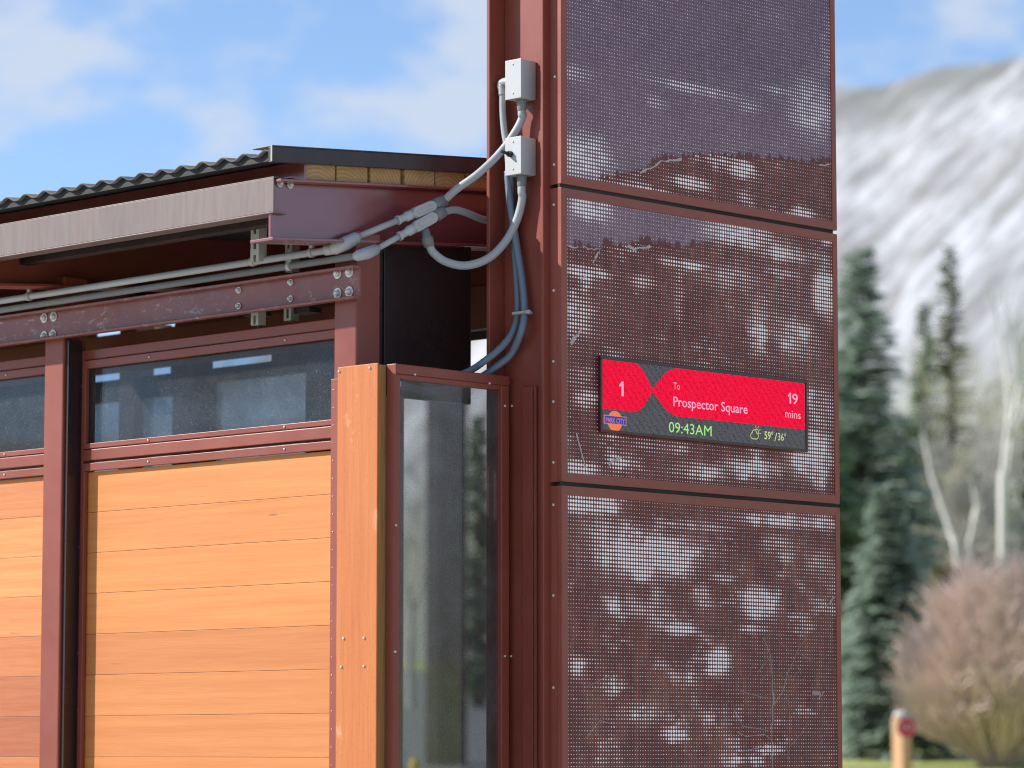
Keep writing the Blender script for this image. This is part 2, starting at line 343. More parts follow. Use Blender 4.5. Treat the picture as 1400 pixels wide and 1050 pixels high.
xs = np.concatenate([np.linspace(-260, -40, 23), np.linspace(-36, 60, 49), np.linspace(66, 260, 30)])
grid_obj('ground', xs, xs, h_ground, M_lawn, 'structure')
MB().box(-14, 7, -30, 9, -0.25, 0.012).build('pavement', M_conc, kind='structure', bevel=0.02)
m, N, L, B = mat('asphalt'); v = coords(N, L, rnd=False)
L.new(mixc(N, L, noise(N, L, v, 2.0, 6, 0.7), (0.13, 0.13, 0.135), (0.22, 0.22, 0.22)), B.inputs['Base Color']); B.inputs['Roughness'].default_value = 0.9; M_asph = m
V_, F_ = [], []
for i, D_ in enumerate(np.linspace(15, 76, 30)):
    for px_ in (380, 480, 580, 680, 780):
        p_ = CAM + ray(px_, 1026) * float(D_); V_.append((p_.x, p_.y, float(h_ground(np.array([p_.x]), np.array([p_.y]))[0]) + 0.03))
for i in range(29):
    for j in range(4): a_ = i * 5 + j; F_.append((a_, a_ + 1, a_ + 6, a_ + 5))
me = bpy.data.meshes.new('road'); me.from_pydata(V_, [], F_); me.materials.append(M_asph); rd_ = bpy.data.objects.new('road', me); COL.objects.link(rd_); rd_['kind'] = 'structure'
# mountain: ridge height by bearing, as an angle from the camera
def px_bearing(px): return math.atan2(*(lambda d: (d.y, d.x))(ray(px, 525)))
_b = [(-1800, 5.2), (-900, 5.0), (0, 4.6), (200, 5.4), (650, 8.8), (1000, 10.6), (1150, 11.1), (1225, 11.05), (1250, 11.25), (1400, 11.5), (1700, 11.8), (2600, 10.2), (4200, 9.0)]
_bx = np.array([px_bearing(p) for p, _ in _b])[::-1]; _by = np.array([e for _, e in _b])[::-1]
def h_mount(R_, T):
    T2 = (T + math.pi) % (2 * math.pi) - math.pi
    e = np.interp(T2, _bx, _by, left=7.5, right=5.2)
    s = np.clip((R_ - 90) / (900 - 90), 0, 1)
    nz = fbm(T * 26 + R_ * 0.012, R_ * 0.011, 5, 3) - 0.5
    ang = e * np.power(s, 0.42) - 1.0 * (1 - s) ** 30 + nz * 0.55 * np.sqrt(s) * (1 - s * 0.8) + (fbm(T * 260, R_ * 0.02, 3, 9) - 0.5) * 0.16 * s
    z = np.tan(np.radians(ang)) * R_ + 1.0 * (1 - s)
    return np.where(R_ > 905, z - (R_ - 900) * 0.8, z) + np.where(R_ < 100, h_ground(R_, R_ * 0) * 0.8 - 1.2, 0) * 0
rs = np.concatenate([np.linspace(100, 300, 30), np.linspace(312, 900, 60), [930, 1000]])
ts = np.linspace(-math.pi, math.pi, 721)
mo = grid_obj('mountain', rs, ts, h_mount, M_snow, 'structure', polar=True)
mo.location = (CAM.x, CAM.y, CAM.z)
uv = mo.data.uv_layers.new(name='uv'); 
R_, T = np.meshgrid(rs, ts, indexing='ij'); uvv = np.stack([T.ravel(), (R_ / 900).ravel() * 0.55], -1)
li = np.empty(len(mo.data.loops), dtype=np.int32); mo.data.loops.foreach_get('vertex_index', li)
uv.data.foreach_set('uv', uvv[li].ravel())

# ================================================================== BUS SHELTER
SH = thing('bus_shelter', 'maroon steel bus shelter with cedar plank walls and corrugated roof', 'bus shelter', (0.2, 2.5, 0))
SL = 0.082
COLY = [0.4525, 1.833, 3.213, 4.593]
XF, XW = -0.45, -0.385          # column face, wall face
YEND = 4.75
# columns front and rear
for i, y in enumerate(COLY):
    MB().box(XF, XF + 0.096, y - 0.0485, y + 0.0485, 0.01, 3.075).build('column', M_paint, SH, bevel=0.005)
    MB().box(0.98, 1.076, y - 0.0485, y + 0.0485, 0.01, 3.18).build('column', M_paint, SH, bevel=0.005)
# front channel beam, toes out, over the column faces
YB0 = 0.380
b = MB(); xb = XF - 0.003
b.box(xb - 0.008, xb, YB0, YEND, 2.874, 2.967)
b.box(xb - 0.034, xb - 0.008, YB0, YEND, 2.958, 2.967); b.box(xb - 0.034, xb - 0.008, YB0, YEND, 2.868, 2.8765)
BEAM = b.build('channel_beam', M_beam, SH, bevel=0.002)
# rear beam
MB().box(0.962, 0.978, YB0, YEND, 2.985, 3.135).build('channel_beam', M_paint, SH, bevel=0.003)
for ya_, yb_ in ((YB0, at_x(0.97, 236, 470).y), (at_x(0.97, 128, 470).y, YEND)): MB().box(0.979, 0.99, ya_, yb_, 3.10, 3.33).build('rear_fascia', M_paint, SH)
# bolts
def bolt(parent, p, ax=(-1, 0, 0), r=0.0105, washer=True):
    m_ = MB(); p = Vector(p); ax_ = Vector(ax)
    if washer: m_.cyl(p, p + ax_ * 0.003, r * 1.55, 14); m_.cyl(p + ax_ * 0.003, p + ax_ * 0.011, r, 6, r * 0.96)
    m_.dome(p + ax_ * (0.011 if washer else 0), ax_, r * 0.72, 0.004 if washer else r * 0.8, 8)
    off = p.copy(); q = MB(); q.v = [x - off for x in m_.v]; q.f = m_.f; q.sm = m_.sm
    o = q.build('bolt', M_zinc, None); o.parent = parent; o.location = off - root_off(parent); return o
def copies(src, pts):
    for p in pts:
        c = src.copy(); COL.objects.link(c); c.parent = src.parent; c.location = Vector(p) - root_off(src.parent)
pts = [at_x(xb - 0.008, px, py) for px, py in [(462, 374), (478, 372), (462, 401), (478, 399), (61, 435), (74, 433), (61, 459.5), (73, 457.5)]]
b0 = bolt(SH, pts[0]); copies(b0, pts[1:])
# smaller dark screw ends on the beam web
pts = [at_x(xb - 0.008, px, py) for px, py in [(327, 397), (327, 418.5), (398, 386), (398, 408.5)]]
s0 = bolt(SH, pts[0], r=0.0065); s0.name = 'screw'; copies(s0, pts[1:])
# rafters: I sections with pitch
def zr(x): return 3.194 + SL * (x + 0.754)
for i, y in enumerate(COLY):
    r = MB(); x0, x1 = -0.752, 1.16
    r.box(x0, x1, y - 0.007, y + 0.004, 3.194 - 0.172, 3.194 - 0.008, SL, -0.754)
    r.box(x0, x1, y - 0.05, y + 0.05, 3.194 - 0.0085, 3.194, SL, -0.754)
    r.box(x0 - 0.03, x1, y - 0.05, y + 0.05, 3.194 - 0.181, 3.194 - 0.1715, SL, -0.754)
    r.build('rafter', M_gloss if i == 0 else M_paint, SH, bevel=0.002)
yw = COLY[0] - 0.007
bp = [at_y(yw - 0.001, px, py) for px, py in [(382, 251), (396, 253)]]
q0 = bolt(SH, bp[0], (0, -1, 0), 0.007, True); copies(q0, bp[1:])
# eave channel (chalky), open side inward, rounded lower corner
e = MB(); xe = -0.754; y0 = 0.428
e.box(xe - 0.004, xe, y0, YEND, 3.100, 3.199)
e.box(xe - 0.004, xe + 0.045, y0, YEND, 3.1985, 3.2025); e.box(xe - 0.0045, xe + 0.05, y0, YEND, 3.096, 3.1)
e.build('eave_channel', M_chalk, SH, bevel=0.0015)
# deck edge angle
e = MB(); e.box(-0.662, -0.652, 0.402, YEND, 3.200, 3.258); e.box(-0.716, -0.662, 0.402, YEND, 3.200, 3.2045)
e.build('deck_edge_angle', M_gloss, SH, bevel=0.001)
# deck boards laid side by side, ends showing at the gable
bd = None; w = 0.131; x = -0.648; k = 0
while x < 1.05:
    q = MB(); z = 3.2045 + SL * (x + 0.648)
    q.box(-w / 2 + 0.003, w / 2 - 0.003, 0, YEND - 0.43, 0.0, 0.049, SL, -w / 2)
    if bd is None:
        bd = q.build('deck_board', M_end, None, bevel=0.003); bd.parent = SH; o = bd
    else: o = bd.copy(); COL.objects.link(o); o.parent = SH
    o.location = Vector((x + w / 2 + random.uniform(-.002, .002), 0.425 + random.uniform(-.004, .006), z + random.uniform(-.001, .001))) - SH.location
    x += w + 0.005; k += 1
# soffit sheets between rafters
for a, c_ in zip(COLY[:-1], COLY[1:]):
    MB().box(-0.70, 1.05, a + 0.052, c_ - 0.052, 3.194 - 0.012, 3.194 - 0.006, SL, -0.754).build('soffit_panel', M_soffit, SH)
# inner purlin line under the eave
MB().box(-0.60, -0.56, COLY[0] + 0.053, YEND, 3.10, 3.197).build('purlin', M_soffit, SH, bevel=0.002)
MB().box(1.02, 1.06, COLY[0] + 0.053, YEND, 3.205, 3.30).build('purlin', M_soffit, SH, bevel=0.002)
# corrugated roof sheet
ny = 0.0935 / 10; P_ = 0.0935; ys = np.arange(0.402, YEND, ny)
def wave(y):
    t = (y / P_) % 1.0; return 0.015 * (0.5 + 0.5 * math.cos(2 * math.pi * (t - 0.5))) ** 1.25
sx0, sx1 = -0.80, 1.20
rf = MB(); n = 0
for y in ys:
    w_ = wave(y)
    for (xx, dz) in ((sx0, 0), (sx1, 0), (sx1, -0.003), (sx0, -0.003)): rf.v.append(Vector((xx, y, 3.260 + w_ + dz + SL * (xx + 0.79))))
for i in range(len(ys) - 1):
    a = i * 4
    for k in range(4):
        k2 = (k + 1) % 4; rf.f.append((a + k, a + k2, a + 4 + k2, a + 4 + k)); rf.sm.append(k in (0, 2))
rf.f += [(3, 2, 1, 0), tuple(len(rf.v) - 4 + k for k in range(4))]; rf.sm += [False, False]
rf.build('corrugated_roof', M_roof, SH)
# dark closure strip under the corrugations
q = MB()
for y in ys:
    for (xx, zz) in ((-0.786, 3.242), (-0.74, 3.242), (-0.74, 3.2575 + SL * .05 + wave(y)), (-0.786, 3.2565 + wave(y))): q.v.append(Vector((xx, y, zz)))
for i in range(len(ys) - 1):
    for k in range(4): k2 = (k + 1) % 4; q.f.append((i * 4 + k, i * 4 + k2, i * 4 + 4 + k2, i * 4 + 4 + k)); q.sm.append(False)
q.build('closure_strip', M_black, SH)
# gable flashing
fl = MB(); fl.box(-0.803, 1.2, 0.384, 0.389, 3.2345, 3.279, SL, -0.8); fl.box(-0.803, 1.2, 0.3835, 0.47, 3.279, 3.2835, SL, -0.8); fl.box(-0.803, 1.2, 0.389, 0.40, 3.2345, 3.238, SL, -0.8)
fl.box(-0.803, -0.7985, 0.389, 0.402, 3.238, 3.279)
fl.build('gable_flashing', M_flash, SH, bevel=0.0015)
fl = MB(); fl.box(-0.8045, -0.8032, 0.3838, 0.3895, 3.236, 3.2825); fl.build('flashing_edge', M_strut, SH)

# wall panels: frame, window, planks, screws
PL = [2.440 - 0.1300 * k for k in range(19)]
def wall_bay(y0, y1, plank_mat, real=True):
    wp = MB(); x0, x1 = XW, XW + 0.05
    wp.box(x0, x1, y1 - 0.024, y1, 0.05, 2.835); wp.box(x0, x1, y0, y0 + 0.018, 0.05, 2.835)           # stiles
    wp.box(x0 + 0.001, x1, y0 + 0.018, y1 - 0.024, 2.803, 2.835)                                              # head
    wp.box(x0 - 0.003, x1, y0 + 0.0185, y1 - 0.0245, 2.476, 2.512)                                              # transom
    wp.box(x0 + 0.001, x1, y0 + 0.018, y1 - 0.024, 0.05, 0.09)
    P = wp.build('wall_panel', M_paint, SH, bevel=0.0025)
    st = MB()
    st.box(x0 - 0.006, x0 + 0.008, y0 + 0.02, y1 - 0.030, 2.774, 2.7995); st.box(x0 - 0.006, x0 + 0.008, y0 + 0.02, y1 - 0.030, 2.5145, 2.531)
    st.box(x0 - 0.006, x0 + 0.008, y1 - 0.043, y1 - 0.0305, 2.531, 2.774)
    st.build('glazing_bead', M_paint, P, bevel=0.0015)
    st = MB(); st.box(x0 - 0.005, x0 + 0.009, y0 + 0.02, y1 - 0.030, 2.4425, 2.4675); st.box(x0 - 0.005, x0 + 0.009, y1 - 0.041, y1 - 0.0305, 0.1, 2.4425)
    st.build('plank_bead', M_paint, P, bevel=0.0015)
    MB().box(x0 + 0.014, x0 + 0.020, y0 + 0.015, y1 - 0.028, 2.515, 2.79).build('window_pane', M_window, P)
    if y1 < 4: MB().box(x0 - 0.055, x0 - 0.002, y1 - 0.0155, y1 - 0.0005, 0.05, 2.866).build('shade_strip', M_dark, P)  # dark strip added to stand for the deep shade beside the column
    ln = (y1 - 0.034) - (y0 + 0.015); pk = MB().box(0, 0.018, 0, ln, 0.0005, 0.1295)
    src = pk.build('plank', plank_mat, None, bevel=0.0008); src.parent = P
    off = root_off(P)
    for k, z in enumerate(PL):
        o = src if k == 0 else src.copy()
        if k: COL.objects.link(o); o.parent = P
        o.location = Vector((x0 + 0.012 + random.uniform(-.0007, .0007), y0 + 0.015, z - 0.13)) - off
    # screws
    ps = []
    for yy in (y0 + 0.28, (y0 + y1) / 2 + 0.28):
        ps += [(x0 - 0.006, yy, 2.7865), (x0 - 0.006, yy, 2.5225), (x0 - 0.005, yy, 2.455)]
    ps += [(x0 - 0.0005, y1 - 0.012, zz) for zz in (2.72, 2.2, 1.86, 1.68, 1.3)]
    s_ = bolt(P, ps[0], (-1, 0, 0), 0.0055, False); s_.name = 'screw'; copies(s_, ps[1:])
    return P
wall_bay(0.502, 1.784, M_plank)
wall_bay(1.882, 3.164, M_plank2)
wall_bay(3.262, 4.544, M_plank)
# rear wall with hazy panes
def yx(X, px, py=540): return at_x(X, px, py).y
XR = 1.0
ya, yb, yc, yd = yx(XR, 418), yx(XR, 290), yx(XR, 236), yx(XR, 105)
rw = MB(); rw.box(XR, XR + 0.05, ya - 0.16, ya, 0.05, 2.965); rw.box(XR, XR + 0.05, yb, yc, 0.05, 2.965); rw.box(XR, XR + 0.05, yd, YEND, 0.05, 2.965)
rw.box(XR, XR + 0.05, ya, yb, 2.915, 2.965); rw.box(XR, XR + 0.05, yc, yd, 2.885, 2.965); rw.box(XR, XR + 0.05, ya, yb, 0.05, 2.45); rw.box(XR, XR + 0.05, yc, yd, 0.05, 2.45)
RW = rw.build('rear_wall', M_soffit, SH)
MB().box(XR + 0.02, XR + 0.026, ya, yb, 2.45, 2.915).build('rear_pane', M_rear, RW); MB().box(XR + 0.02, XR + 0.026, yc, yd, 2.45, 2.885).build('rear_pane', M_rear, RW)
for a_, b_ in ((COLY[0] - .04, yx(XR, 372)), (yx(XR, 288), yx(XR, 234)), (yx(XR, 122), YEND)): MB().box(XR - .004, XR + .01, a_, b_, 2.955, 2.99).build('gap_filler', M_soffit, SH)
# dark end panel under the rafter
MB().prism([(-0.296, 0.448, 2.60), (0.071, 0.448, 2.60), (0.071, 0.448, 3.083), (-0.296, 0.448, 3.055)], (0, 0.02, 0)).build('end_panel', M_dark, SH, bevel=0.002)
MB().box(-0.352, -0.332, 0.43, 0.475, 0.01, 3.03).build('end_post', M_gloss, SH, bevel=0.002)
MB().box(-0.326, -0.300, 0.45, 0.47, 0.01, 3.03).build('end_post', M_dark, SH, bevel=0.002)
MB().box(0.974, 0.99, 0.38, 0.40, 2.86, 2.984).build('rear_plate', M_dark, SH)
MB().box(0.958, 0.9615, COLY[0] - 0.04, 1.7, 2.978, 2.9845).build('beam_lip', M_strut, SH)

# slotted strut hangers
def strut(xc, px, ytop, ybot, wpx=11):
    p0 = at_x(xc, px, ytop); p1 = at_x(xc, px + wpx, ytop); zt = p0.z; zb = at_x(xc, px, ybot).z
    ya_, yb_ = p1.y, p0.y; w = yb_ - ya_; s = MB()
    s.box(xc, xc + 0.004, ya_, ya_ + w * 0.33, zb, zt); s.box(xc, xc + 0.004, yb_ - w * 0.33, yb_, zb, zt)
    pitch = 0.046; z = zt
    while z > zb:
        lo = max(zb, z - 0.018); s.box(xc + 0.0004, xc + 0.0036, ya_ + w * 0.33, yb_ - w * 0.33, lo, z); z -= pitch
    s.box(xc + 0.004, xc + 0.032, ya_, ya_ + 0.003, zb, zt); s.box(xc + 0.004, xc + 0.032, yb_ - 0.003, yb_, zb, zt)
    return s.build('strut_hanger', M_strut, SH)
strut(-0.53, 343, 300, 358); strut(-0.40, 390, 320, 372, 9)
strut(-0.405, 343, 424, 445, 10); strut(-0.36, 388, 415, 439, 10)
MB().box(-0.395, -0.345, 0.90, 0.97, 2.874, 2.888).build('strut_bracket', M_flash, SH); MB().box(-0.35, -0.30, 0.72, 0.80, 2.872, 2.888).build('strut_bracket', M_flash, SH)

# ================================================================== WING SCREEN (glass + board)
WG = thing('glass_windscreen', 'narrow maroon framed glass side screen capped by an orange cedar board', 'windscreen', (-0.26, 0.2, 0))
ZT = 2.660
YS = 0.19
def xs_(px, py=800, Y=YS): return at_y(Y, px, py).x
xl = xs_(522); xg0 = xs_(546); xg1 = xs_(686); xr = xs_(697)
xl = -0.494
f = MB(); f.box(xl, xg0 - 0.014, YS, 0.228, 0.01, ZT); f.build('frame_stile', M_paint, WG, bevel=0.003)
f = MB(); f.box(xg0 - 0.0125, xg0 + 0.004, YS + 0.003, 0.23, 0.01, ZT - 0.03); f.build('frame_stile', M_paint, WG, bevel=0.002)
f = MB(); f.box(xg0 - 0.0138, xr + 0.002, YS + 0.001, 0.232, ZT - 0.029, ZT); f.build('frame_rail', M_paint, WG, bevel=0.003)
f = MB(); f.box(xg0 + 0.0045, xg1, YS + 0.004, 0.226, ZT - 0.043, ZT - 0.0295); f.build('frame_rail', M_paint, WG, bevel=0.0015)
f = MB(); f.box(xg1 + 0.001, xr, YS + 0.002, 0.2305, 0.01, ZT - 0.0295); f.build('frame_stile', M_paint, WG, bevel=0.002)
MB().box(xg0, xg1 + 0.004, 0.208, 0.213, 0.05, ZT - 0.035).build('glass_pane', M_wing, WG)
bd_ = MB().box(-0.530, -0.523, 0.228, 0.398, 0.01, 2.662); bd_.build('face_board', M_board, WG, bevel=0.002)
MB().box(-0.5226, -0.4945, 0.2288, 0.396, 0.01, 2.658).build('edge_board', M_edge, WG, bevel=0.002)
an = MB(); an.box(-0.512, -0.506, 0.4085, 0.445, 0.01, 2.632); an.box(-0.5055, -0.45, 0.4085, 0.4125, 0.01, 2.632); an.build('corner_angle', M_paint, WG, bevel=0.001)
ps = [at_x(-0.530, px, py) for px, py in [(464, 508), (506, 503), (470, 873), (498, 872.5), (467, 912), (498, 911)]]
s_ = bolt(WG, ps[0], (-1, 0, 0), 0.006, False); s_.name = 'screw'; copies(s_, ps[1:])
ps = [at_y(YS + 0.002, px, py) for px, py in [(567, 512), (669, 524), (690, 555), (690, 897), (541, 718), (540, 891)]]
s_ = bolt(WG, ps[0], (0, -1, 0), 0.0055, False); s_.name = 'screw'; copies(s_, ps[1:])
ps = [(-0.512, 0.434, 2.60 - 0.052 * k) for k in range(22)]
s_ = bolt(WG, ps[0], (-1, 0, 0), 0.0028, False); s_.name = 'rivet'; copies(s_, ps[1:])

# ================================================================== SIGN PYLON
PY = thing('sign_pylon', 'tall maroon steel sign pylon with three perforated picture panels and a lit display', 'sign pylon', (0.65, 0.12, 0))
ZP = 4.25
def wcol(xw, sgn):
    c = MB()
    c.box(xw - 0.003, xw + 0.006, 0.0585, 0.2335, 0.0, ZP)
    c.box(-0.030 if sgn < 0 else xw - 0.02, 0.066 if sgn < 0 else xw + 0.05, 0.046, 0.058, 0.0, ZP); c.box(-0.066 if sgn < 0 else xw - 0.02, 0.066 if sgn < 0 else xw + 0.05, 0.234, 0.247, 0.0, ZP)
    return c.build('steel_column', M_paint, PY, bevel=0.002)
wcol(0.0, -1); wcol(1.235, 1)
# cover angle on the near flange and flat bar on the web

cv = MB(); cv.box(-0.012, -0.0035, 0.108, 0.150, 0.0, 2.625); cv.box(-0.0125, -0.0035, 0.092, 0.1035, 0.0, 2.625); cv.build('cover_plate', M_paint, PY, bevel=0.0015)
MB().box(-0.0045, -0.0035, 0.1036, 0.1079, 0.05, 2.6).build('cover_slot', M_black, PY)
ps = [at_x(-0.0004, px, py) for px, py in [(759, 105), (758, 225), (757.5, 280), (757.5, 397), (757, 494), (757, 549), (757, 632), (757, 690), (757, 814), (757, 940)]]
s_ = bolt(PY, ps[0], (-1, 0, 0), 0.0065, False); s_.name = 'screw'; copies(s_, ps[1:])
ps = [at_x(-0.003, px, py) for px, py in [(700, 555), (699, 897)]]
s_ = bolt(PY, ps[0], (-1, 0, 0), 0.006, False); s_.name = 'screw'; copies(s_, ps[1:])
MB().box(0.067, 1.29, 0.248, 0.255, 0.0, ZP).build('back_sheet', M_paint, PY)

# --- perforated picture panels
def print_mat():
    m, N, L, B = mat('printed_perforated_sheet')
    at = N.new('ShaderNodeAttribute'); at.attribute_name = 'print'
    v = coords(N, L, rnd=False)
    n = noise(N, L, v, 75, 4, 0.7)
    c = mixc(N, L, ramp(N, L, n, [(0.35, (0.62, 0.62, 0.62)), (0.7, (1.28, 1.28, 1.28))]), at.outputs['Color'], at.outputs['Color'])
    c = mixc(N, L, 1.0, at.outputs['Color'], ramp(N, L, n, [(0.35, (0.66, 0.62, 0.62)), (0.7, (1.0, 1.0, 1.0))]), 'MULTIPLY')
    L.new(c, B.inputs['Base Color']); B.inputs['Roughness'].default_value = 0.5; B.inputs['IOR'].default_value = 1.4
    return m
M_print = print_mat()
def flat(name, c, rough=0.5):
    m, N, L, B = mat(name); v = coords(N, L)
    L.new(mixc(N, L, noise(N, L, v, 30, 3), tuple(x * 0.85 for x in c), tuple(min(1, x * 1.08) for x in c)), B.inputs['Base Color']); B.inputs['Roughness'].default_value = rough; return m
M_backing = flat('glowing_backing', (0.92, 0.89, 0.89))
_b = M_backing.node_tree.nodes['Principled BSDF']; _b.inputs['Emission Color'].default_value = (1, 0.92, 0.97, 1); _b.inputs['Emission Strength'].default_value = 0.07  # weak glow added to the white backing so the holes look brighter
M_ink = flat('printed_ink_dark', (0.15, 0.040, 0.038)); M_ink2 = flat('printed_ink_pale', (0.36, 0.27, 0.26)); M_ink3 = flat('printed_ink_snow', (0.52, 0.42, 0.42))
XA, XB = 0.0, 1.297
JT = [4.104, 3.217, 2.3305, 1.4435]       # joint heights
FWD = 0.027; GAP = 0.006
def P2(pts): return [(lambda q: (q.x, q.z))(at_y(0, px, py)) for px, py in pts]
RIDGE = {0: P2([(765, 262), (812, 252), (822, 244), (850, 238), (880, 232), (900, 218), (935, 214), (985, 211), (1010, 215), (1060, 217), (1100, 222), (1125, 221), (1150, 218)]),
         1: P2([(765, 337), (800, 335), (820, 340), (826, 333), (850, 336), (880, 329), (905, 333), (935, 338), (965, 330), (1000, 326), (1040, 318), (1075, 311), (1150, 298)])}
BLOB = {0: [(800, 215, 34, 30, .8), (788, 100, 18, 10, .5), (898, 140, 12, 8, .5), (955, 122, 60, 7, .55), (1025, 146, 14, 8, .4), (1110, 150, 30, 40, .6), (1140, 70, 15, 40, .3), (945, 250, 25, 9, .9), (1015, 232, 22, 11, .8), (1100, 290, 14, 6, .6), (905, 262, 12, 5, .6), (1020, 270, 10, 10, .4), (1070, 125, 30, 6, .4), (870, 255, 40, 6, .35)],
        1: [(808, 285, 26, 16, .85), (1015, 322, 45, 17, .95), (1070, 345, 40, 14, .6), (1130, 400, 18, 34, 1), (1135, 325, 12, 10, .7), (800, 372, 30, 8, .9), (940, 362, 34, 7, .8), (880, 385, 14, 10, .6), (790, 430, 22, 30, .7), (1000, 380, 40, 18, .5), (1040, 440, 14, 40, .45), (930, 400, 6, 40, .4), (1090, 460, 30, 30, .6), (800, 545, 14, 14, .6), (795, 640, 20, 10, 1), (845, 632, 14, 8, .7), (960, 645, 34, 12, .7), (1110, 620, 30, 34, 1), (1030, 640, 40, 14, .7), (1120, 560, 22, 30, .5), (900, 610, 40, 8, .35), (1060, 400, 70, 60, .2)],
        2: [(800, 690, 36, 12, 1), (880, 760, 60, 32, .95), (840, 730, 40, 20, .6), (960, 720, 40, 7, .5), (925, 750, 45, 18, .7), (1060, 712, 60, 9, .65), (1125, 715, 20, 10, .8), (1065, 745, 22, 14, .5), (1040, 825, 24, 22, 1), (1075, 760, 14, 10, .6), (990, 790, 16, 7, .7), (960, 815, 12, 16, .5), (790, 910, 10, 14, .7), (985, 905, 14, 20, 1), (930, 860, 20, 8, .8), (1030, 860, 18, 6, .7), (920, 1005, 14, 10, .8), (880, 975, 30, 14, .4), (1055, 1025, 18, 8, .7), (1035, 1040, 10, 6, .6), (1120, 770, 20, 20, .4), (860, 830, 30, 16, .5), (900, 830, 16, 30, .5), (1010, 1040, 12, 4, .6)], 3: []}
def make_panel(k, z0, z1, tilt):
    zt, zb = z1 - GAP, z0 + GAP
    pnl = MB(); d = 0.018     # mitred frame tray
    o = [(XA, zb), (XB, zb), (XB, zt), (XA, zt)]; i_ = [(XA + FWD, zb + FWD), (XB - FWD * 0.85, zb + FWD), (XB - FWD * 0.85, zt - FWD), (XA + FWD, zt - FWD)]
    g = 0.0006
    for a in range(4):
        c_ = (a + 1) % 4; pa, pb, qb, qa = o[a], o[c_], i_[c_], i_[a]
        pnl.prism([(pa[0], 0, pa[1]), (pb[0], 0, pb[1]), (qb[0], 0, qb[1]), (qa[0], 0, qa[1])], (0, d, 0))
    P = pnl.build('sign_panel', M_frame, PY, bevel=0.0009)
    MB().box(XA, XA + 0.004, 0.0184, 0.0455, zb, zt).build('side_return', M_frame, P); MB().box(XB - 0.004, XB, 0.0184, 0.0455, zb, zt).build('side_return', M_frame, P)
    # sheet with real round holes
    x0, x1 = XA + FWD - 0.002, XB - FWD * 0.85 + 0.002; w0, w1 = zb + FWD - 0.002, zt - FWD + 0.002
    pit = 0.0116; nx = int(round((x1 - x0) / pit)); nz = int(round((w1 - w0) / pit))
    cx = x0 + (np.arange(nx) + .5) * (x1 - x0) / nx; cz = w0 + (np.arange(nz) + .5) * (w1 - w0) / nz
    CX, CZ = np.meshgrid(cx, cz, indexing='ij'); CX = CX.ravel(); CZ = CZ.ravel()
    if k < 2:
        rx = np.array([p[0] for p in RIDGE[k]]); rz = np.array([p[1] for p in RIDGE[k]])
        ridge = lambda X: np.interp(X, rx, rz)
    else: ridge = lambda X: X * 0 + 9
    def pic(X, Z):
        skym = np.clip((Z - ridge(X)) / 0.006, 0, 1)[:, None]
        nzb = fbm(X * 7 + 3, Z * 7, 4, 11 + k)[:, None]; nf = fbm(X * 30, Z * 24, 4, 31 + k)[:, None]; nv = fbm(X * 40, Z * 9, 3, 51 + k)[:, None]
        low = np.clip((2.3 - Z) / 0.8, 0, 1)[:, None]
        rock = np.array([0.19, 0.045, 0.040]) * (0.7 + 0.6 * nf) + np.array([0.10, 0.07, 0.045]) * np.clip(nv - 0.50, 0, 1) * 1.6 + np.array([0.060, 0.036, 0.016]) * np.clip((nzb - 0.48) * 4, 0, 1) * (0.4 + low)
        hz = np.clip((Z[:, None] - 3.1) / 0.6, 0, 1)
        skyc = (np.array([0.30, 0.185, 0.235]) * (1 - hz) + np.array([0.215, 0.135, 0.20]) * hz) * (0.85 + 0.3 * nzb)  # printed sky, lifted in tone to include the real sky's reflection
        return rock * (1 - skym) + skyc * skym
    # radii
    den = np.zeros(len(CX))
    for bx, bz, sx_, sz_, a_ in BLOB[k]:
        q = at_y(0, bx, bz); sX = sx_ * 0.0034; sZ = sz_ * 0.00215
        dx = (CX - q.x) / sX; dz = (CZ - q.z) / sZ; den = np.maximum(den, a_ * np.exp(-np.power(dx * dx + dz * dz, 1.7) * 0.6))
    nn = fbm(CX * 9, CZ * 15, 5, 71 + k); n2 = fbm(CX * 26, CZ * 34, 3, 91 + k)
    insky = (CZ > ridge(CX)) * 1.0
    den = den * (0.55 + 0.75 * n2) + np.clip((nn - 0.55) * 2.6, 0, 0.55) * (1 - 0.85 * insky) * (0.4 + n2) 
    low = np.clip((2.25 - CZ) / 0.7, 0, 1)
    den = np.clip(den + 0.01 + 0.16 * n2 + 0.08 * low * n2, 0, 1)
    Rr = 0.0010 + 0.0042 * np.power(den, 0.95) + np.random.normal(0, 0.00012, len(CX))
    if k == 1:   # no holes behind the display
        Rr[(CX > 0.165) & (CX < 1.125) & (CZ > 2.50) & (CZ < 2.715)] = 0.0012
    Rr = np.clip(Rr, 0.0010, 0.0048)
    hx = (x1 - x0) / nx / 2; hz_ = (w1 - w0) / nz / 2
    n = len(CX); V = np.zeros((n, 12, 3)); y = 0.0035
    for c_, (a, b_) in enumerate(((1, 1), (-1, 1), (-1, -1), (1, -1))): V[:, c_, 0] = CX + a * hx; V[:, c_, 2] = CZ + b_ * hz_
    for q in range(8):
        th = math.radians(22.5 + 45 * q); V[:, 4 + q, 0] = CX + Rr * math.cos(th); V[:, 4 + q, 2] = CZ + Rr * math.sin(th)
    V[:, :, 1] = y
    base = np.arange(n)[:, None] * 12
    # corner c at 45+90c : octagon verts 2c, 2c+1
    tri = np.concatenate([base + np.array([c_, 4 + (2 * c_ + 1) % 8, 4 + 2 * c_])[None] for c_ in range(4)])
    qd = np.concatenate([base + np.array([c_, (c_ + 1) % 4, 4 + (2 * c_ + 2) % 8, 4 + 2 * c_ + 1])[None] for c_ in range(4)])
    off = np.array(root_off(P)); V2 = V.reshape(-1, 3) - off
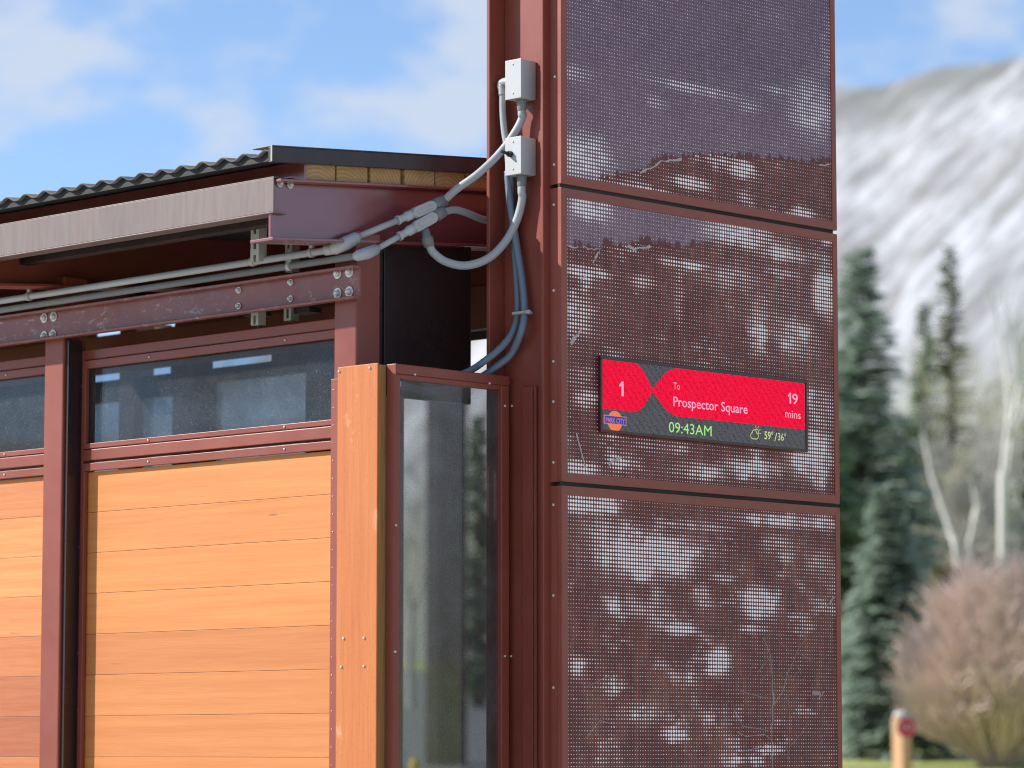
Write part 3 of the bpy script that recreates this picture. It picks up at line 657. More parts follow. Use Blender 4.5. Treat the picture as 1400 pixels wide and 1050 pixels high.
    me = bpy.data.meshes.new('perforated_sheet'); me.from_pydata(V2.tolist(), [], tri.tolist() + qd.tolist())
    ca_ = me.color_attributes.new('print', 'FLOAT_COLOR', 'POINT'); cc = pic(V.reshape(-1, 3)[:, 0], V.reshape(-1, 3)[:, 2])
    ca_.data.foreach_set('color', np.concatenate([cc, np.ones((len(cc), 1))], 1).ravel())
    me.materials.append(M_print); me.update()
    sh = bpy.data.objects.new('perforated_sheet', me); COL.objects.link(sh); sh.parent = P; sh['kind'] = 'stuff'
    MB().box(XA + 0.004, XB - 0.004, 0.0039, 0.007, zb + 0.006, zt - 0.006).build('backing_sheet', M_backing, P)
    return P
PAN = [make_panel(k, JT[k + 1], JT[k], 0) for k in range(3)]
for z in JT[1:]: MB().box(XA + 0.001, XB - 0.012, 0.0075, 0.0175, z - GAP - 0.003, z + GAP + 0.003).build('gap_shade', M_black, PY)  # black strips put in so the open panel gaps look fully shaded
MB().box(-0.07, 1.3, 0.0, 0.26, ZP, ZP + 0.01).build('added_unseen_cap', M_paint, PY)  # unseen cap added to keep light from leaking into the pylon
MB().box(XA, XB, 0.001, 0.018, 0.05, JT[3] - GAP).build('base_panel', M_frame, PY, bevel=0.002)

# printed ink strokes on the sheets (flat print)
def ribbons(name, strokes, material, parent, y=0.0031):
    q = MB()
    for w, pts in strokes:
        if 'snow' in name or w > 3.5:
            rj = random.Random(int(pts[0][0])); pj = []
            for (xa_, ya_), (xb_, yb_) in zip(pts[:-1], pts[1:]):
                for k in range(5): f_ = k / 5; pj.append((xa_ + (xb_ - xa_) * f_ + rj.uniform(-.8, .8), ya_ + (yb_ - ya_) * f_ + rj.uniform(-2, 2)))
            pts = pj + [pts[-1]]
        P = [at_y(y, *p) for p in pts]
        for a, b_ in zip(P[:-1], P[1:]):
            d = (b_ - a).normalized(); nrm = Vector((-d.z, 0, d.x)) * (w * 0.0007 * (random.uniform(.45, 1.5) if w > 2.5 else 1))
            lift = Vector((0, -0.00001 * (len(q.f) % 120), 0)); q.quad(a - nrm + lift, b_ - nrm + lift, b_ + nrm * 0.8 + lift, a + nrm * 0.8 + lift)
    return q.build(name, material, parent, kind='stuff')
pi = math.pi
def spikes(k, xs_px, seed, hmin=3, hmax=11):
    rnd = random.Random(seed); q = MB(); rx = [p[0] for p in RIDGE[k]]; rz = [p[1] for p in RIDGE[k]]
    for px in xs_px:
        X = at_y(0, px, 300).x; z = float(np.interp(X, rx, rz)); h = rnd.uniform(hmin, hmax) * 0.00215; w = rnd.uniform(0.004, 0.010)
        n = len(q.v); yy = 0.0031 - (n // 4) * 0.00002; q.v += [Vector((X - w, yy, z - 0.004)), Vector((X + w, yy, z - 0.004)), Vector((X + w * .3, yy, z + h * .6)), Vector((X, yy, z + h))]; q.f.append((n, n + 1, n + 2, n + 3)); q.sm.append(False)
    return q.build('printed_trees', M_ink, PAN[k], kind='stuff')
r_ = random.Random(3)
spikes(0, [895 + r_.uniform(-3, 30) for _ in range(18)] + [1015, 1018, 1027, 1050, 1054, 1068, 1128, 1131, 1136, 1140, 938, 825, 832, 845] + [r_.uniform(930, 1140) for _ in range(34)], 1)
spikes(1, [875 + r_.uniform(0, 16) for _ in range(14)] + [903, 905, 909, 826, 828, 831, 833, 926] + [r_.uniform(780, 950) for _ in range(20)], 2)
ribbons('printed_snow', [(5, [(875, 236), (890, 229), (905, 221), (932, 217)]), (3, [(1120, 227), (1138, 224)])], M_ink3, PAN[0])
ribbons('printed_snow', [(3, [(778, 337), (800, 337), (806, 341), (822, 340)]), (5, [(820, 342), (815, 352), (811, 360)]), (6, [(856, 337), (868, 341), (889, 336)]), (4, [(862, 338), (870, 343)]), (7, [(795, 452), (780, 470)]), (5, [(800, 377), (793, 386)]), (6, [(850, 625), (832, 636)]), (3, [(788, 590), (800, 640)])], M_ink3, PAN[1])
tree = [(4, [(1056, 1050), (1055, 1000), (1057, 960), (1056, 930)]), (2, [(1057, 965), (1070, 945), (1078, 915)]), (2, [(1056, 930), (1053, 895), (1047, 880), (1043, 872)]), (2, [(1055, 1012), (1045, 1004), (1020, 1007), (1006, 1000)]), (1.6, [(1054, 1015), (1040, 1022), (1010, 1028)]), (1.6, [(1010, 985), (1003, 970), (1012, 985), (1015, 993), (1030, 995), (1050, 999)]), (1.4, [(1050, 955), (1030, 950), (1012, 945)]), (1.3, [(1078, 920), (1090, 890), (1100, 875)]), (1.5, [(1078, 1040), (1080, 985), (1077, 950)]), (1.4, [(1080, 1020), (1098, 1000), (1104, 985)]), (1.2, [(1052, 900), (1035, 920)])]
for _ in range(26):
    x, y = r_.uniform(1000, 1120), r_.uniform(880, 1040); a = r_.uniform(-2.6, -0.5); l = r_.uniform(8, 26); tree.append((r_.uniform(.6, 1.1), [(x, y), (x + l * .5 * math.cos(a) + r_.uniform(-2, 2), y + l * .5 * math.sin(a)), (x + l * math.cos(a), y + l * math.sin(a))]))
tree.append((5, [(1128, 830), (1137, 822), (1142, 815)]))
tree.append((9, [(1110, 946), (1122, 948)])); tree.append((4, [(1118, 955), (1126, 946)]))
ribbons('printed_branches', tree, M_ink2, PAN[2])
ribbons('printed_branches', [(1.4, [(812, 686), (816, 700), (815, 725)]), (2, [(862, 712), (868, 728)]), (1.2, [(800, 940), (830, 925), (850, 930)]), (1.6, [(800, 1010), (820, 985), (838, 990)])], M_ink2, PAN[2])
ribbons('printed_cracks', [(1.6, [(958, 745), (980, 743), (1012, 741), (1018, 731)]), (1.3, [(960, 755), (1000, 754)])], M_ink, PAN[2])

# --- display
DS = thing('display_dummy', 'x', 'x') if False else None
SX0, SX1, SZ0, SZ1 = 0.168, 1.119, 2.501, 2.712
bz = MB(); t_ = 0.009
for (a, b_, c_, d_) in ((SX0 - t_, SX1 + t_, SZ1, SZ1 + t_), (SX0 - t_, SX1 + t_, SZ0 - t_, SZ0), (SX0 - t_, SX0, SZ0 + .0002, SZ1 - .0002), (SX1, SX1 + t_, SZ0 + .0002, SZ1 - .0002)): bz.box(a, b_, -0.010, 0.003, c_, d_)
DSP = bz.build('display', metal_paint('display_bezel', (0.07, 0.022, 0.022), rough=0.3), PY, bevel=0.001)
MB().box(SX0, SX1, -0.0055, 0.0025, SZ0, SZ1).build('screen', E_off, DSP)
SW, SHH = SX1 - SX0, SZ1 - SZ0
def sp(u, v, y): return Vector((SX0 + u * SW, y, SZ1 - v * SHH))
def shape(name, uv, material, y, parent=DSP):
    q = MB(); n = len(uv); q.v = [sp(u, v_, y) for u, v_ in uv]; q.f = [tuple(range(n - 1, -1, -1))]; q.sm = [False]; return q.build(name, material, parent)
def top_v(u):   # upper outline of the red ribbon: rounded shoulder, then a slope into the pinch
    def side(t): return .344 * (t ** 1.9 if t < .55 else .3211 + (1 - .3211) * (t - .55) / .45)
    if u < .15: return .006
    if u < .237: return .006 + side((u - .15) / .087)
    if u < .36: return .006 + side((.36 - u) / .123)
    return .006
us = np.linspace(0.003, 0.997, 160)
q = MB()
for u in us:
    tv = top_v(u); q.v.append(sp(u, tv, -0.0062)); q.v.append(sp(u, .705 - (tv - .006) * .93, -0.0062))
for i in range(len(us) - 1): q.f.append((2 * i, 2 * i + 1, 2 * i + 3, 2 * i + 2)); q.sm.append(False)
q.build('route_ribbon', E_red, DSP)
def text(body, u, v, hcap, width, material, y=-0.0069, name='lettering', align='LEFT', bold=0.0):
    cu = bpy.data.curves.new('lettering', 'FONT'); cu.body = body; cu.size = 1.0; cu.align_x = 'LEFT'; cu.offset = bold; cu.resolution_u = 3
    o = bpy.data.objects.new('tmp', cu); COL.objects.link(o)
    me = bpy.data.meshes.new_from_object(o.evaluated_get(bpy.context.evaluated_depsgraph_get())); bpy.data.objects.remove(o); bpy.data.curves.remove(cu)
    V = np.array([v_.co[:] for v_ in me.vertices]); x0, x1 = V[:, 0].min(), V[:, 0].max()
    capref = 0.729   # cap height of the built-in face
    kz = hcap * SHH / capref; kx = width * SW / (x1 - x0); off = root_off(DSP)
    for v_ in me.vertices:
        p = Vector((SX0 + u * SW + (v_.co.x - x0) * kx, y, SZ1 - v * SHH + v_.co.y * kz)) - off; v_.co = p
    me.materials.clear(); me.materials.append(material)
    ob = bpy.data.objects.new(name, me); COL.objects.link(ob); ob.parent = DSP; return ob
def digit_one(u, v, h, w):
    hz, wx = h * SHH, w * SW; b0_ = sp(u, v, -0.0069); q = MB()
    q.v = [b0_ + Vector((x * wx, 0, z * hz)) for x, z in ((.52, 0), (1, 0), (1, 1), (.58, 1), (0, .74), (.08, .60), (.52, .76))]; q.f = [(0, 1, 2, 3, 6), (3, 4, 5, 6)]; q.sm = [False, False]; return q.build('lettering', E_pink, DSP)
digit_one(.080, .500, .21, .020); digit_one(.910, .335, .165, .0155)
text('To', .337, .315, .105, .031, E_pink)
text('Prospector Square', .336, .56, .145, .366, E_pink, bold=.008)
text('9', .932, .335, .165, .029, E_pink, bold=.008)
text('mins', .895, .55, .125, .080, E_pink)
text('09:43AM', .314, .945, .158, .208, E_green)
text('59°', .787, .905, .12, .045, E_yel, bold=.01); text('/', .838, .92, .13, .014, E_yel); text('36°', .856, .905, .115, .042, E_yel)
# weather icon: sun behind a cloud outline
def ring(cu_, cv, r, a0, a1, n=14, w=.0016):
    q = MB(); k = SHH
    pts = [sp(cu_, cv, -0.0069) + Vector((math.cos(t) * r * k, 0, math.sin(t) * r * k)) for t in np.linspace(a0, a1, n)]
    for a, b_ in zip(pts[:-1], pts[1:]):
        d = (b_ - a).normalized(); nr = Vector((-d.z, 0, d.x)) * w; q.quad(a - nr, b_ - nr, b_ + nr, a + nr)
    return q
ic = MB()
def addm(q): n = len(ic.v); ic.v += q.v; ic.f += [tuple(n + i for i in f_) for f_ in q.f]; ic.sm += q.sm
addm(ring(.727, .875, .045, pi * .5, pi * 1.5, w=.0012)); addm(ring(.736, .835, .05, pi * .05, pi * .95, w=.0012)); addm(ring(.746, .875, .045, -pi * .5, pi * .5, w=.0012))
ln_ = MB(); a, b_ = sp(.727, .92, -.0069), sp(.746, .92, -.0069); ln_.quad(a + Vector((0, 0, -.0012)), b_ + Vector((0, 0, -.0012)), b_ + Vector((0, 0, .0012)), a + Vector((0, 0, .0012))); addm(ln_)
addm(ring(.747, .815, .045, -pi * .25, pi * .7, w=.0012))
for t in (-.2, .45, 1.1, 1.75):
    c0 = sp(.747, .815, -.0069); a = c0 + Vector((math.cos(t), 0, math.sin(t))) * .065 * SHH; b_ = c0 + Vector((math.cos(t), 0, math.sin(t))) * .10 * SHH; d = Vector((-math.sin(t), 0, math.cos(t))) * .001; ic.quad(a - d, b_ - d, b_ + d, a + d)
ic.build('weather_icon', E_yel, DSP)
# operator emblem: disc behind a bar
shape('emblem_disc', [(.060 + .155 * SHH / SW * math.cos(t), .868 + .155 * math.sin(t) * .95) for t in np.linspace(0, 2 * pi, 28)[:-1]], E_orange, -0.0063)
shape('emblem_border', [(.008, .79), (.113, .79), (.113, .915), (.008, .915)], E_orange, -0.0066)
shape('emblem_bar', [(.011, .80), (.110, .80), (.110, .905), (.011, .905)], E_blue, -0.0069)
text('PARK CITY', .017, .895, .075, .087, E_orange, y=-0.0073)

# ================================================================== JUNCTION BOXES, CONDUITS
def jbox(py_top, py_bot, label, knob):
    yr, yl, d = 0.099, 0.164, 0.066
    zt = at_x(-d, 713, py_top).z; zb = at_x(-d, 713, py_bot).z
    t = thing('junction_box', label, 'junction box', (-0.003, (yl + yr) / 2, zb), 'junction boxes on the pylon column')
    MB().box(-d, -0.004, yr, yl, zb, zt).build('box_body', M_box, t, bevel=0.003)
    MB().box(-d - 0.004, -d - 0.0004, yr - 0.001, yl + 0.001, zb - 0.001, zt + 0.001).build('lid', M_box, t, bevel=0.0015)
    sc = [(-d - 0.004, (yl + yr) / 2, zt - 0.014), (-d - 0.004, (yl + yr) / 2, zb + 0.016)]
    s_ = bolt(t, sc[0], (-1, 0, 0), 0.004, False); s_.name = 'screw'; copies(s_, sc[1:])
    hub = Vector((-0.036, 0.128, zb)); MB().cyl(hub, hub - Vector((0, 0, 0.034)), 0.0165, 14, 0.014).build('hub', M_conn, t, bevel=0.002)
    if knob:
        kp = Vector((-d - 0.004, yl - 0.024, zb + 0.062)); k_ = MB(); k_.cyl(kp, kp + Vector((-0.012, 0, 0)), 0.009, 12); k_.cyl(kp + Vector((-0.012, 0, 0)), kp + Vector((-0.03, 0.014, 0.008)), 0.0055, 8, 0.0045); k_.build('latch', M_black, t)
    return t, zb, zt
J1, z1b, z1t = jbox(80, 133, 'upper grey steel junction box with plain lid on the pylon', False)
J2, z2b, z2t = jbox(186, 237, 'lower grey steel junction box with black latch on its lid', True)

XC = -0.50
# rigid run upper: along the beam, up the diagonal to the conduit body, then flex to the upper box
def V3(*a): return Vector(a)
u0 = at_x(XC, -40, 417.5); u1 = at_x(XC, 455, 341); u2 = at_x(XC, 474, 333); ub = at_y(0.36, 578, 287)
U = thing('conduit_run', 'upper grey conduit from above the beam to the upper junction box', 'conduit', u1, 'grey conduits')
def straight(a, b_, r, name, parent, mt=M_grey, n=12): return MB().tube([a, b_], r, n).build(name, mt, parent)
uu = at_x(XC, -260, 452)
straight(uu + (u0 - uu) * 0, u1, 0.0108, 'rigid_pipe', U)
def elbow(a, b_, c_, r, name, parent):
    return MB().tube([a, a + (b_ - a) * .12, b_ * .5 + (a + c_) * .25, c_ + (b_ - c_) * .12, c_], [r * .78, r, r * 1.12, r, r * .78], 12).build(name, M_grey, parent, bevel=0)
u3 = at_y(0.41, 488, 324.5)
elbow(u1, u2, u3, 0.019, 'elbow_fitting', U)
MB().tube([u1 + (u1 - u0).normalized() * -0.03, u1 + (u1 - u0).normalized() * 0.004], 0.0155, 12).build('coupling', M_grey, U)
def body(c, d, L_, parent, two=False):
    """oval conduit body with a raised gasket cover facing the viewer"""
    d = d.normalized(); nrm = (CAM - c).normalized(); nrm = (nrm - d * nrm.dot(d)).normalized(); s = d.cross(nrm)
    def oval(hl, hw, n=9):
        pts = []
        for t in np.linspace(-pi / 2, pi / 2, n): pts.append((hl - hw + hw * math.cos(t), hw * math.sin(t)))
        for t in np.linspace(pi / 2, 3 * pi / 2, n): pts.append((-(hl - hw) + hw * math.cos(t), hw * math.sin(t)))
        return pts
    q = MB(); q.prism([c + d * a + s * b_ - nrm * .012 for a, b_ in oval(L_ / 2, .0175)], nrm * .024); q.build('conduit_body', M_grey, parent, bevel=0.004)
    q = MB(); q.prism([c + d * a + s * b_ + nrm * .0122 for a, b_ in oval(L_ / 2 * .94, .0158)], nrm * .004); q.build('body_cover', M_box, parent, bevel=0.0015)
    q = MB(); q.prism([c + d * a + s * b_ + nrm * .0163 for a, b_ in oval(L_ / 2 * .62, .0075)], nrm * .0018); q.build('cover_boss', M_strut, parent, bevel=0.001)
    a0 = c - d * (L_ / 2); q = MB(); q.tube([a0 - d * .052, a0 - d * .044, a0 - d * .040, a0 - d * .022, a0 - d * .018, a0 + d * .01], [.0145, .0145, .0115, .0115, .0155, .0155], 10); q.build('compression_nut', M_grey, parent)
    return d, nrm, s
dU = ub - u3; L_ = 0.092
d, nrm, s = body(ub, dU, L_, U)
straight(u3, ub - d * (L_ / 2 + .03), 0.0097, 'rigid_pipe', U)
c1 = ub + d * (L_ / 2); c2 = c1 + d * 0.038
MB().tube([c1 - d * .006, c1 + d * .004, c2], [.015, .0195, .018], 14).build('flex_connector', M_conn, U)
J1h = Vector((-0.036, 0.128, z1b - 0.034))
pth = spline([c2 - d * .004, at_y(.30, 624, 259), at_y(.24, 652, 239), at_y(.20, 676, 217), at_y(.17, 693, 197), at_y(.145, 708, 174), at_y(.13, 715, 158), J1h + V3(0, 0, -.012), J1h + V3(0, 0, .006)], 8)
MB().tube(pth, 0.0118, 14).build('flex_conduit', M_pvc, U)
# clamps
def clamp(parent, p, ax, r):
    ax = ax.normalized(); q = MB(); q.tube([p - ax * .008, p + ax * .008], r, 12); q.box(p.x - .004, p.x + .006, p.y - .008, p.y + .008, p.z + r * .9, p.z + r + .02); return q.build('pipe_clamp', M_strut, parent)
ax = u1 - u0
for px, py in ((346, 357.7), (426, 345.5), (40, 405.3)): clamp(U, at_x(XC, px, py), ax, 0.0145)
# lower run
XC2 = -0.485
l0 = at_x(XC2, -260, 462); l1 = at_x(XC2, 488, 351); l2 = at_x(XC2, 503, 347); l3 = at_y(0.40, 514, 341); lb = at_y(0.352, 580, 304)
Lr = thing('conduit_run', 'lower grey conduit looping from the diagonal to the lower junction box', 'conduit', l1, 'grey conduits')
straight(at_x(XC2, -260, 464), at_x(XC2, 488, 350), 0.0105, 'rigid_pipe', Lr, M_conn)
elbow(at_x(XC2, 486, 350.3), l2, l3, 0.0165, 'elbow_fitting', Lr)
d2, nr2, s2 = body(lb, lb - l3, L_, Lr)
straight(l3, lb - d2 * (L_ / 2 + .03), 0.009, 'rigid_pipe', Lr)
a = lb + d2 * (L_ / 2); a2 = a + d2 * 0.03
MB().tube([a - d2 * .006, a + d2 * .004, a2], [.015, .0185, .017], 14).build('flex_connector', M_conn, Lr)
MB().tube(spline([a2 - d2 * .004, at_y(.345, 622, 287), at_y(.35, 640, 292), at_y(.36, 660, 300), at_y(.40, 690, 306)], 8), 0.0115, 12).build('flex_conduit', M_pvc, Lr)
k0 = at_y(.350, 581, 313); k1 = at_y(.348, 583.5, 324); k2 = at_y(.345, 587, 337)
MB().tube([k0, k1, k1 + (k2 - k1) * .1, k2], [.012, .014, .0185, .0165], 14).build('flex_connector', M_conn, Lr)
J2h = Vector((-0.036, 0.128, z2b - 0.034))
MB().tube(spline([k1 + (k2 - k1) * .8, at_y(.335, 593, 346), at_y(.31, 610, 358), at_y(.27, 637, 363), at_y(.22, 668, 353), at_y(.18, 692, 329), at_y(.15, 707, 300), at_y(.133, 714, 272), J2h + V3(0, 0, -.015), J2h + V3(0, 0, .006)], 8), 0.0125, 14).build('flex_conduit', M_pvc, Lr)
clamp(Lr, at_x(XC2, 396, 364.5), l1 - l0, 0.0135)
# thin conduit from the upper box elbow down behind the lower box
T_ = thing('conduit_run', 'short thin grey conduit with white elbow between the two junction boxes', 'conduit', (-0.035, 0.18, z2t), 'grey conduits')
eb = at_x(-0.035, 687, 118); MB().tube(spline([V3(-.035, .163, eb.z + .012), eb + V3(0, 0.004, .010), eb + V3(0, .002, -.012), eb + V3(0, 0, -.028)], 5), 0.0125, 12).build('elbow_fitting', M_box, T_)
MB().tube(spline([eb + V3(0, 0, -.024), at_x(-.035, 687, 150), at_x(-.034, 689, 175), at_x(-.032, 693, 200), at_x(-.03, 696, 230)], 6), 0.0105, 12).build('flex_conduit', M_pvc, T_)
# blue-grey corrugated cables
def cable(pts, r, label):
    P = spline(pts, 14); rr = []
    q = MB()
    # corrugated: alternate radius finely
    fine = [P[0]]
    for a, b_ in zip(P[:-1], P[1:]):
        n = max(1, int((b_ - a).length / 0.0022))
        for k in range(1, n + 1): fine.append(a + (b_ - a) * k / n)
    q.tube(fine, [r * (1.0 if k % 2 else 0.91) for k in range(len(fine))], 12)
    return tag(q.build('cable', M_blue), label, 'cable', 'blue grey flexible cables')
CA = cable([at_x(-.036, 694, 234), at_x(-.034, 696, 260), at_x(-.032, 700, 295), at_x(-.03, 707, 340), at_x(-.028, 714, 385), at_x(-.03, 717, 425), at_x(-.04, 713, 452), at_y(.18, 700, 482), at_y(.215, 680, 500), at_y(.25, 655, 517), at_y(.29, 620, 530), at_y(.30, 585, 535), at_y(.31, 545, 526)], .0118, 'blue grey cable from the lower box, outer one of the pair at the clamp')
CB = cable([at_x(-.030, 699, 235), at_x(-.022, 699, 280), at_x(-.018, 702, 320), at_x(-.016, 706, 372), at_x(-.018, 708, 424), at_x(-.03, 702, 452), at_y(.19, 686, 474), at_y(.22, 662, 494), at_y(.262, 640, 508), at_y(.31, 605, 520), at_y(.33, 560, 517)], .0112, 'blue grey cable from the lower box, inner one nearer the far flange')
cl = MB(); cz = at_x(-.03, 714, 428); cl.box(cz.x - .016, cz.x + .02, cz.y - .024, cz.y + .028, cz.z - .004, cz.z + .004); cl.cyl(cz + V3(-.012, -.026, 0), cz + V3(-.012, -.042, .0), .006, 8)
tag(cl.build('cable_clamp', M_strut, bevel=.001), 'small zinc clamp holding the two blue grey cables together', 'clamp')

# ================================================================== VEGETATION AND FAR THINGS
def leaf_mat(name, a, b, c3):
    m, N, L, B = mat(name); v = coords(N, L)
    c = mixc(N, L, ramp(N, L, noise(N, L, v, 2.2, 4), [(0.35, (0, 0, 0)), (0.65, (1, 1, 1))]), a, b)
    c = mixc(N, L, ramp(N, L, noise(N, L, v, 11, 2), [(0.45, (0, 0, 0)), (0.75, (0.7, 0.7, 0.7))]), c, c3)
    L.new(c, B.inputs['Base Color']); B.inputs['Roughness'].default_value = 0.7
    tl = N.new('ShaderNodeBsdfTranslucent'); L.new(c, tl.inputs['Color']); mxs = N.new('ShaderNodeMixShader'); mxs.inputs['Fac'].default_value = 0.5
    L.new(B.outputs[0], mxs.inputs[1]); L.new(tl.outputs[0], mxs.inputs[2]); L.new(mxs.outputs[0], N['Material Output'].inputs['Surface']); return m
M_spruce = leaf_mat('blue_spruce_needles', (0.26, 0.35, 0.28), (0.42, 0.51, 0.43), (0.55, 0.62, 0.54))
M_fir = leaf_mat('dark_fir_needles', (0.17, 0.26, 0.14), (0.31, 0.41, 0.22), (0.42, 0.52, 0.31))
M_yew = leaf_mat('olive_needles', (0.12, 0.16, 0.05), (0.20, 0.23, 0.075), (0.30, 0.31, 0.13))
M_bark = flat('bark', (0.10, 0.075, 0.055), 0.9)
M_aspen = flat('pale_aspen_bark', (0.74, 0.72, 0.67), 0.8)
M_twig = flat('grey_twigs', (0.56, 0.515, 0.47), 0.9)
M_catkin = flat('budding_twigs', (0.60, 0.57, 0.42), 0.9)
M_red = flat('red_grey_twigs', (0.74, 0.59, 0.52), 0.9)
M_redtip = flat('red_budding_tips', (0.75, 0.48, 0.37), 0.9)
def ground_at(px, D):
    p = at_d(D, px, 1026); z = float(h_ground(np.array([p.x]), np.array([p.y]))[0]); return Vector((p.x, p.y, z - 0.03))
def conifer(px, top, D, wid, label, material, seed, skirt=0.06, dens=1.0):
    rnd = random.Random(seed); b0 = ground_at(px, D); H = at_d(D, px, top).z - b0.z; Rm = wid * D / FPX / 2
    t = thing('conifer_tree', label, 'tree', b0, 'conifers on the lawn')
    MB().tube([b0, b0 + V3(0, 0, H * .5), b0 + V3(0, 0, H * .98)], [H * .018 + .03, H * .010 + .02, .01], 7).build('trunk', M_bark, t)
    q = MB(); nb = int(400 * dens)
    for i in range(nb):
        f = (i + rnd.random()) / nb; f = 1 - (1 - f) ** 0.8 if False else f
        z = skirt + (1 - skirt) * f; L_ = Rm * (1.06 - f) ** 0.85 * rnd.uniform(.62, 1.12) + .04
        a = rnd.random() * 2 * pi; up = -0.22 + 0.75 * f + rnd.uniform(-.12, .12)
        dr = V3(math.cos(a), math.sin(a), up * .7); sd = V3(-math.sin(a), math.cos(a), 0)
        o = b0 + V3(0, 0, H * z * .985)
        n_s = 7
        for k in range(n_s):
            s = (k + .6 + rnd.random() * .5) / n_s; c = o + dr * L_ * s + V3(0, 0, -.16 * L_ * s * s); 
            sz = L_ * (.40 - .20 * s) + .06
            for sg in (-1, 1):
                tip = c + sd * sg * sz * rnd.uniform(.7, 1.25) + dr * sz * .7 + V3(0, 0, rnd.uniform(-.35, .15) * sz)
                w_ = dr * sz * .28 + V3(0, 0, rnd.uniform(-.1, .1) * sz)
                q.quad(c - w_ * .5, c + w_, tip + w_ * .35, tip - w_ * .25)
            tip = c + dr * sz * 1.1; q.quad(c - sd * sz * .2, c + sd * sz * .2, tip + sd * .04, tip - sd * .04 + V3(0, 0, -.05))
    q.build('crown', material, t); return t
def bare_tree(name, px, top, D, label, cat, trunk_r, seed, bark, twig, lean=0.0, fork=0.45, spread=.5, depth=6, ratio=(.5, .72)):
    rnd = random.Random(seed); b0 = ground_at(px, D); H = at_d(D, px, top).z - b0.z
    t = thing(name, label, cat, b0, 'bare trees beyond the lawn')
    tr = MB(); tw = MB(); L_ = RT
    def grow(p, d, l, r, k):
        mid = p + d * l * .5 + V3(rnd.uniform(-1, 1), rnd.uniform(-1, 1), 0) * l * .04; e = p + d * l
        (tr if k <= 2 else tw).tube([p, mid, e], [r, r * .85, r * .7], 8 if k == 0 else (5 if k <= 2 else 3), caps=False)
        if k >= depth: return
        for j in range(2 if k < 2 else 3):
            ax = V3(rnd.uniform(-1, 1), rnd.uniform(-1, 1), rnd.uniform(-.25, .9)).normalized()
            nd = (d + ax * spread * (1 + .12 * k)).normalized(); grow(p + d * l * rnd.uniform(.62, 1), nd, l * rnd.uniform(*ratio), max(r * .6, .006), k + 1)
    d0 = (V3(0, 0, 1) + RT * lean).normalized()
    grow(b0, d0, H * fork, trunk_r, 0)
    tr.build('trunk', bark, t); tw.build('crown', twig, t); return t
def shrub(px, top, D, wid, label, seed, m1, m2, n=150, cat='shrub'):
    rnd = random.Random(seed); b0 = ground_at(px, D); H = at_d(D, px, top).z - b0.z; Rm = wid * D / FPX / 2
    t = thing('bare_shrub', label, cat, b0, 'bare shrubs'); s1 = MB(); s2 = MB()
    for i in range(n):
        a = rnd.random() * 2 * pi; q = math.sqrt(rnd.random()); tipz = H * math.sqrt(max(0.05, 1 - (q * .93) ** 2)) * rnd.uniform(.7, 1.02)
        tip = b0 + V3(math.cos(a) * q * Rm, math.sin(a) * q * Rm, tipz); o = b0 + V3(math.cos(a), math.sin(a), 0) * .12 * q * Rm
        mid = o + (tip - o) * .5 + V3(math.cos(a), math.sin(a), .2) * .12 * Rm
        P = spline([o, mid, tip], 4); s1.tube(P, [.024 - .0022 * k for k in range(len(P))], 3, caps=False)
        for k in range(12):
            f = rnd.uniform(.3, 1); c = P[min(len(P) - 1, int(f * (len(P) - 1)))]
            d = (tip - o).normalized() + V3(rnd.uniform(-1, 1), rnd.uniform(-1, 1), rnd.uniform(-.3, .8)) * .9; d.normalize(); e = c + d * rnd.uniform(.15, .42) * H * .45
            (s2 if f > .62 else s1).tube([c, e], [.013, .007], 3, caps=False)
            for _ in range(2):
                e2 = e + (d + V3(rnd.uniform(-1, 1), rnd.uniform(-1, 1), rnd.uniform(-.4, .8)) * .8).normalized() * H * .08; (s2 if f > .5 else s1).tube([e - d * H * .05, e2], [.009, .006], 3, caps=False)
    s1.build('stems', m1, t); s2.build('twig_tips', m2, t); return t
conifer(1183, 322, 62, 235, 'tall blue green spruce rising just beside the pylon edge', M_spruce, 1, dens=1.3)
conifer(1118, 520, 55, 220, 'dark green fir half hidden behind the right edge of the pylon', M_fir, 2, dens=1.2)
conifer(1219, 655, 47, 150, 'pale blue spruce in front of the dark fir, beside the pylon', M_spruce, 3, dens=1.2)
conifer(1307, 318, 90, 95, 'slim olive green conifer top standing clear above the bare thicket', M_yew, 4)
conifer(1272, 398, 85, 80, 'small dark fir top left of the slim olive conifer', M_fir, 5)
conifer(1280, 850, 50.5, 100, 'small dark conifer with bare trunk base in front of the red shrub', M_fir, 6, skirt=.16)
conifer(1296, 770, 58, 110, 'yellow green young conifer at the left flank of the red shrub', M_yew, 7)
conifer(655, 560, 60, 60, 'green conifer seen through the right side of the glass screen', M_fir, 8)
conifer(1192, 800, 50, 170, 'low broad spruce at the foot of the tall blue spruce', M_spruce, 9, skirt=.03)
conifer(1425, 560, 75, 150, 'dark fir behind the white aspen at the picture edge', M_fir, 10)
bare_tree('aspen_tree', 1376, 300, 56, 'white barked aspen with forked trunk above the red shrub', 'tree', .09, 11, M_aspen, M_aspen, .0, .5, .26, 4, (.5, .62))
bare_tree('aspen_tree', 1347, 480, 58, 'thin leaning white aspen left of the forked one', 'tree', .075, 12, M_aspen, M_twig, -.16, .5, .4, 5, (.35, .55))
bare_tree('aspen_tree', 1268, 440, 66, 'thin grey aspen leaning left between the spruce and the thicket', 'tree', .07, 13, M_aspen, M_twig, -.22, .45, .4, 6, (.4, .55))
bare_tree('bare_tree', 1322, 400, 74, 'bare grey tree with fine spreading twigs behind the aspens', 'tree', .07, 14, M_twig, M_twig, .05, .36, .55, 7)
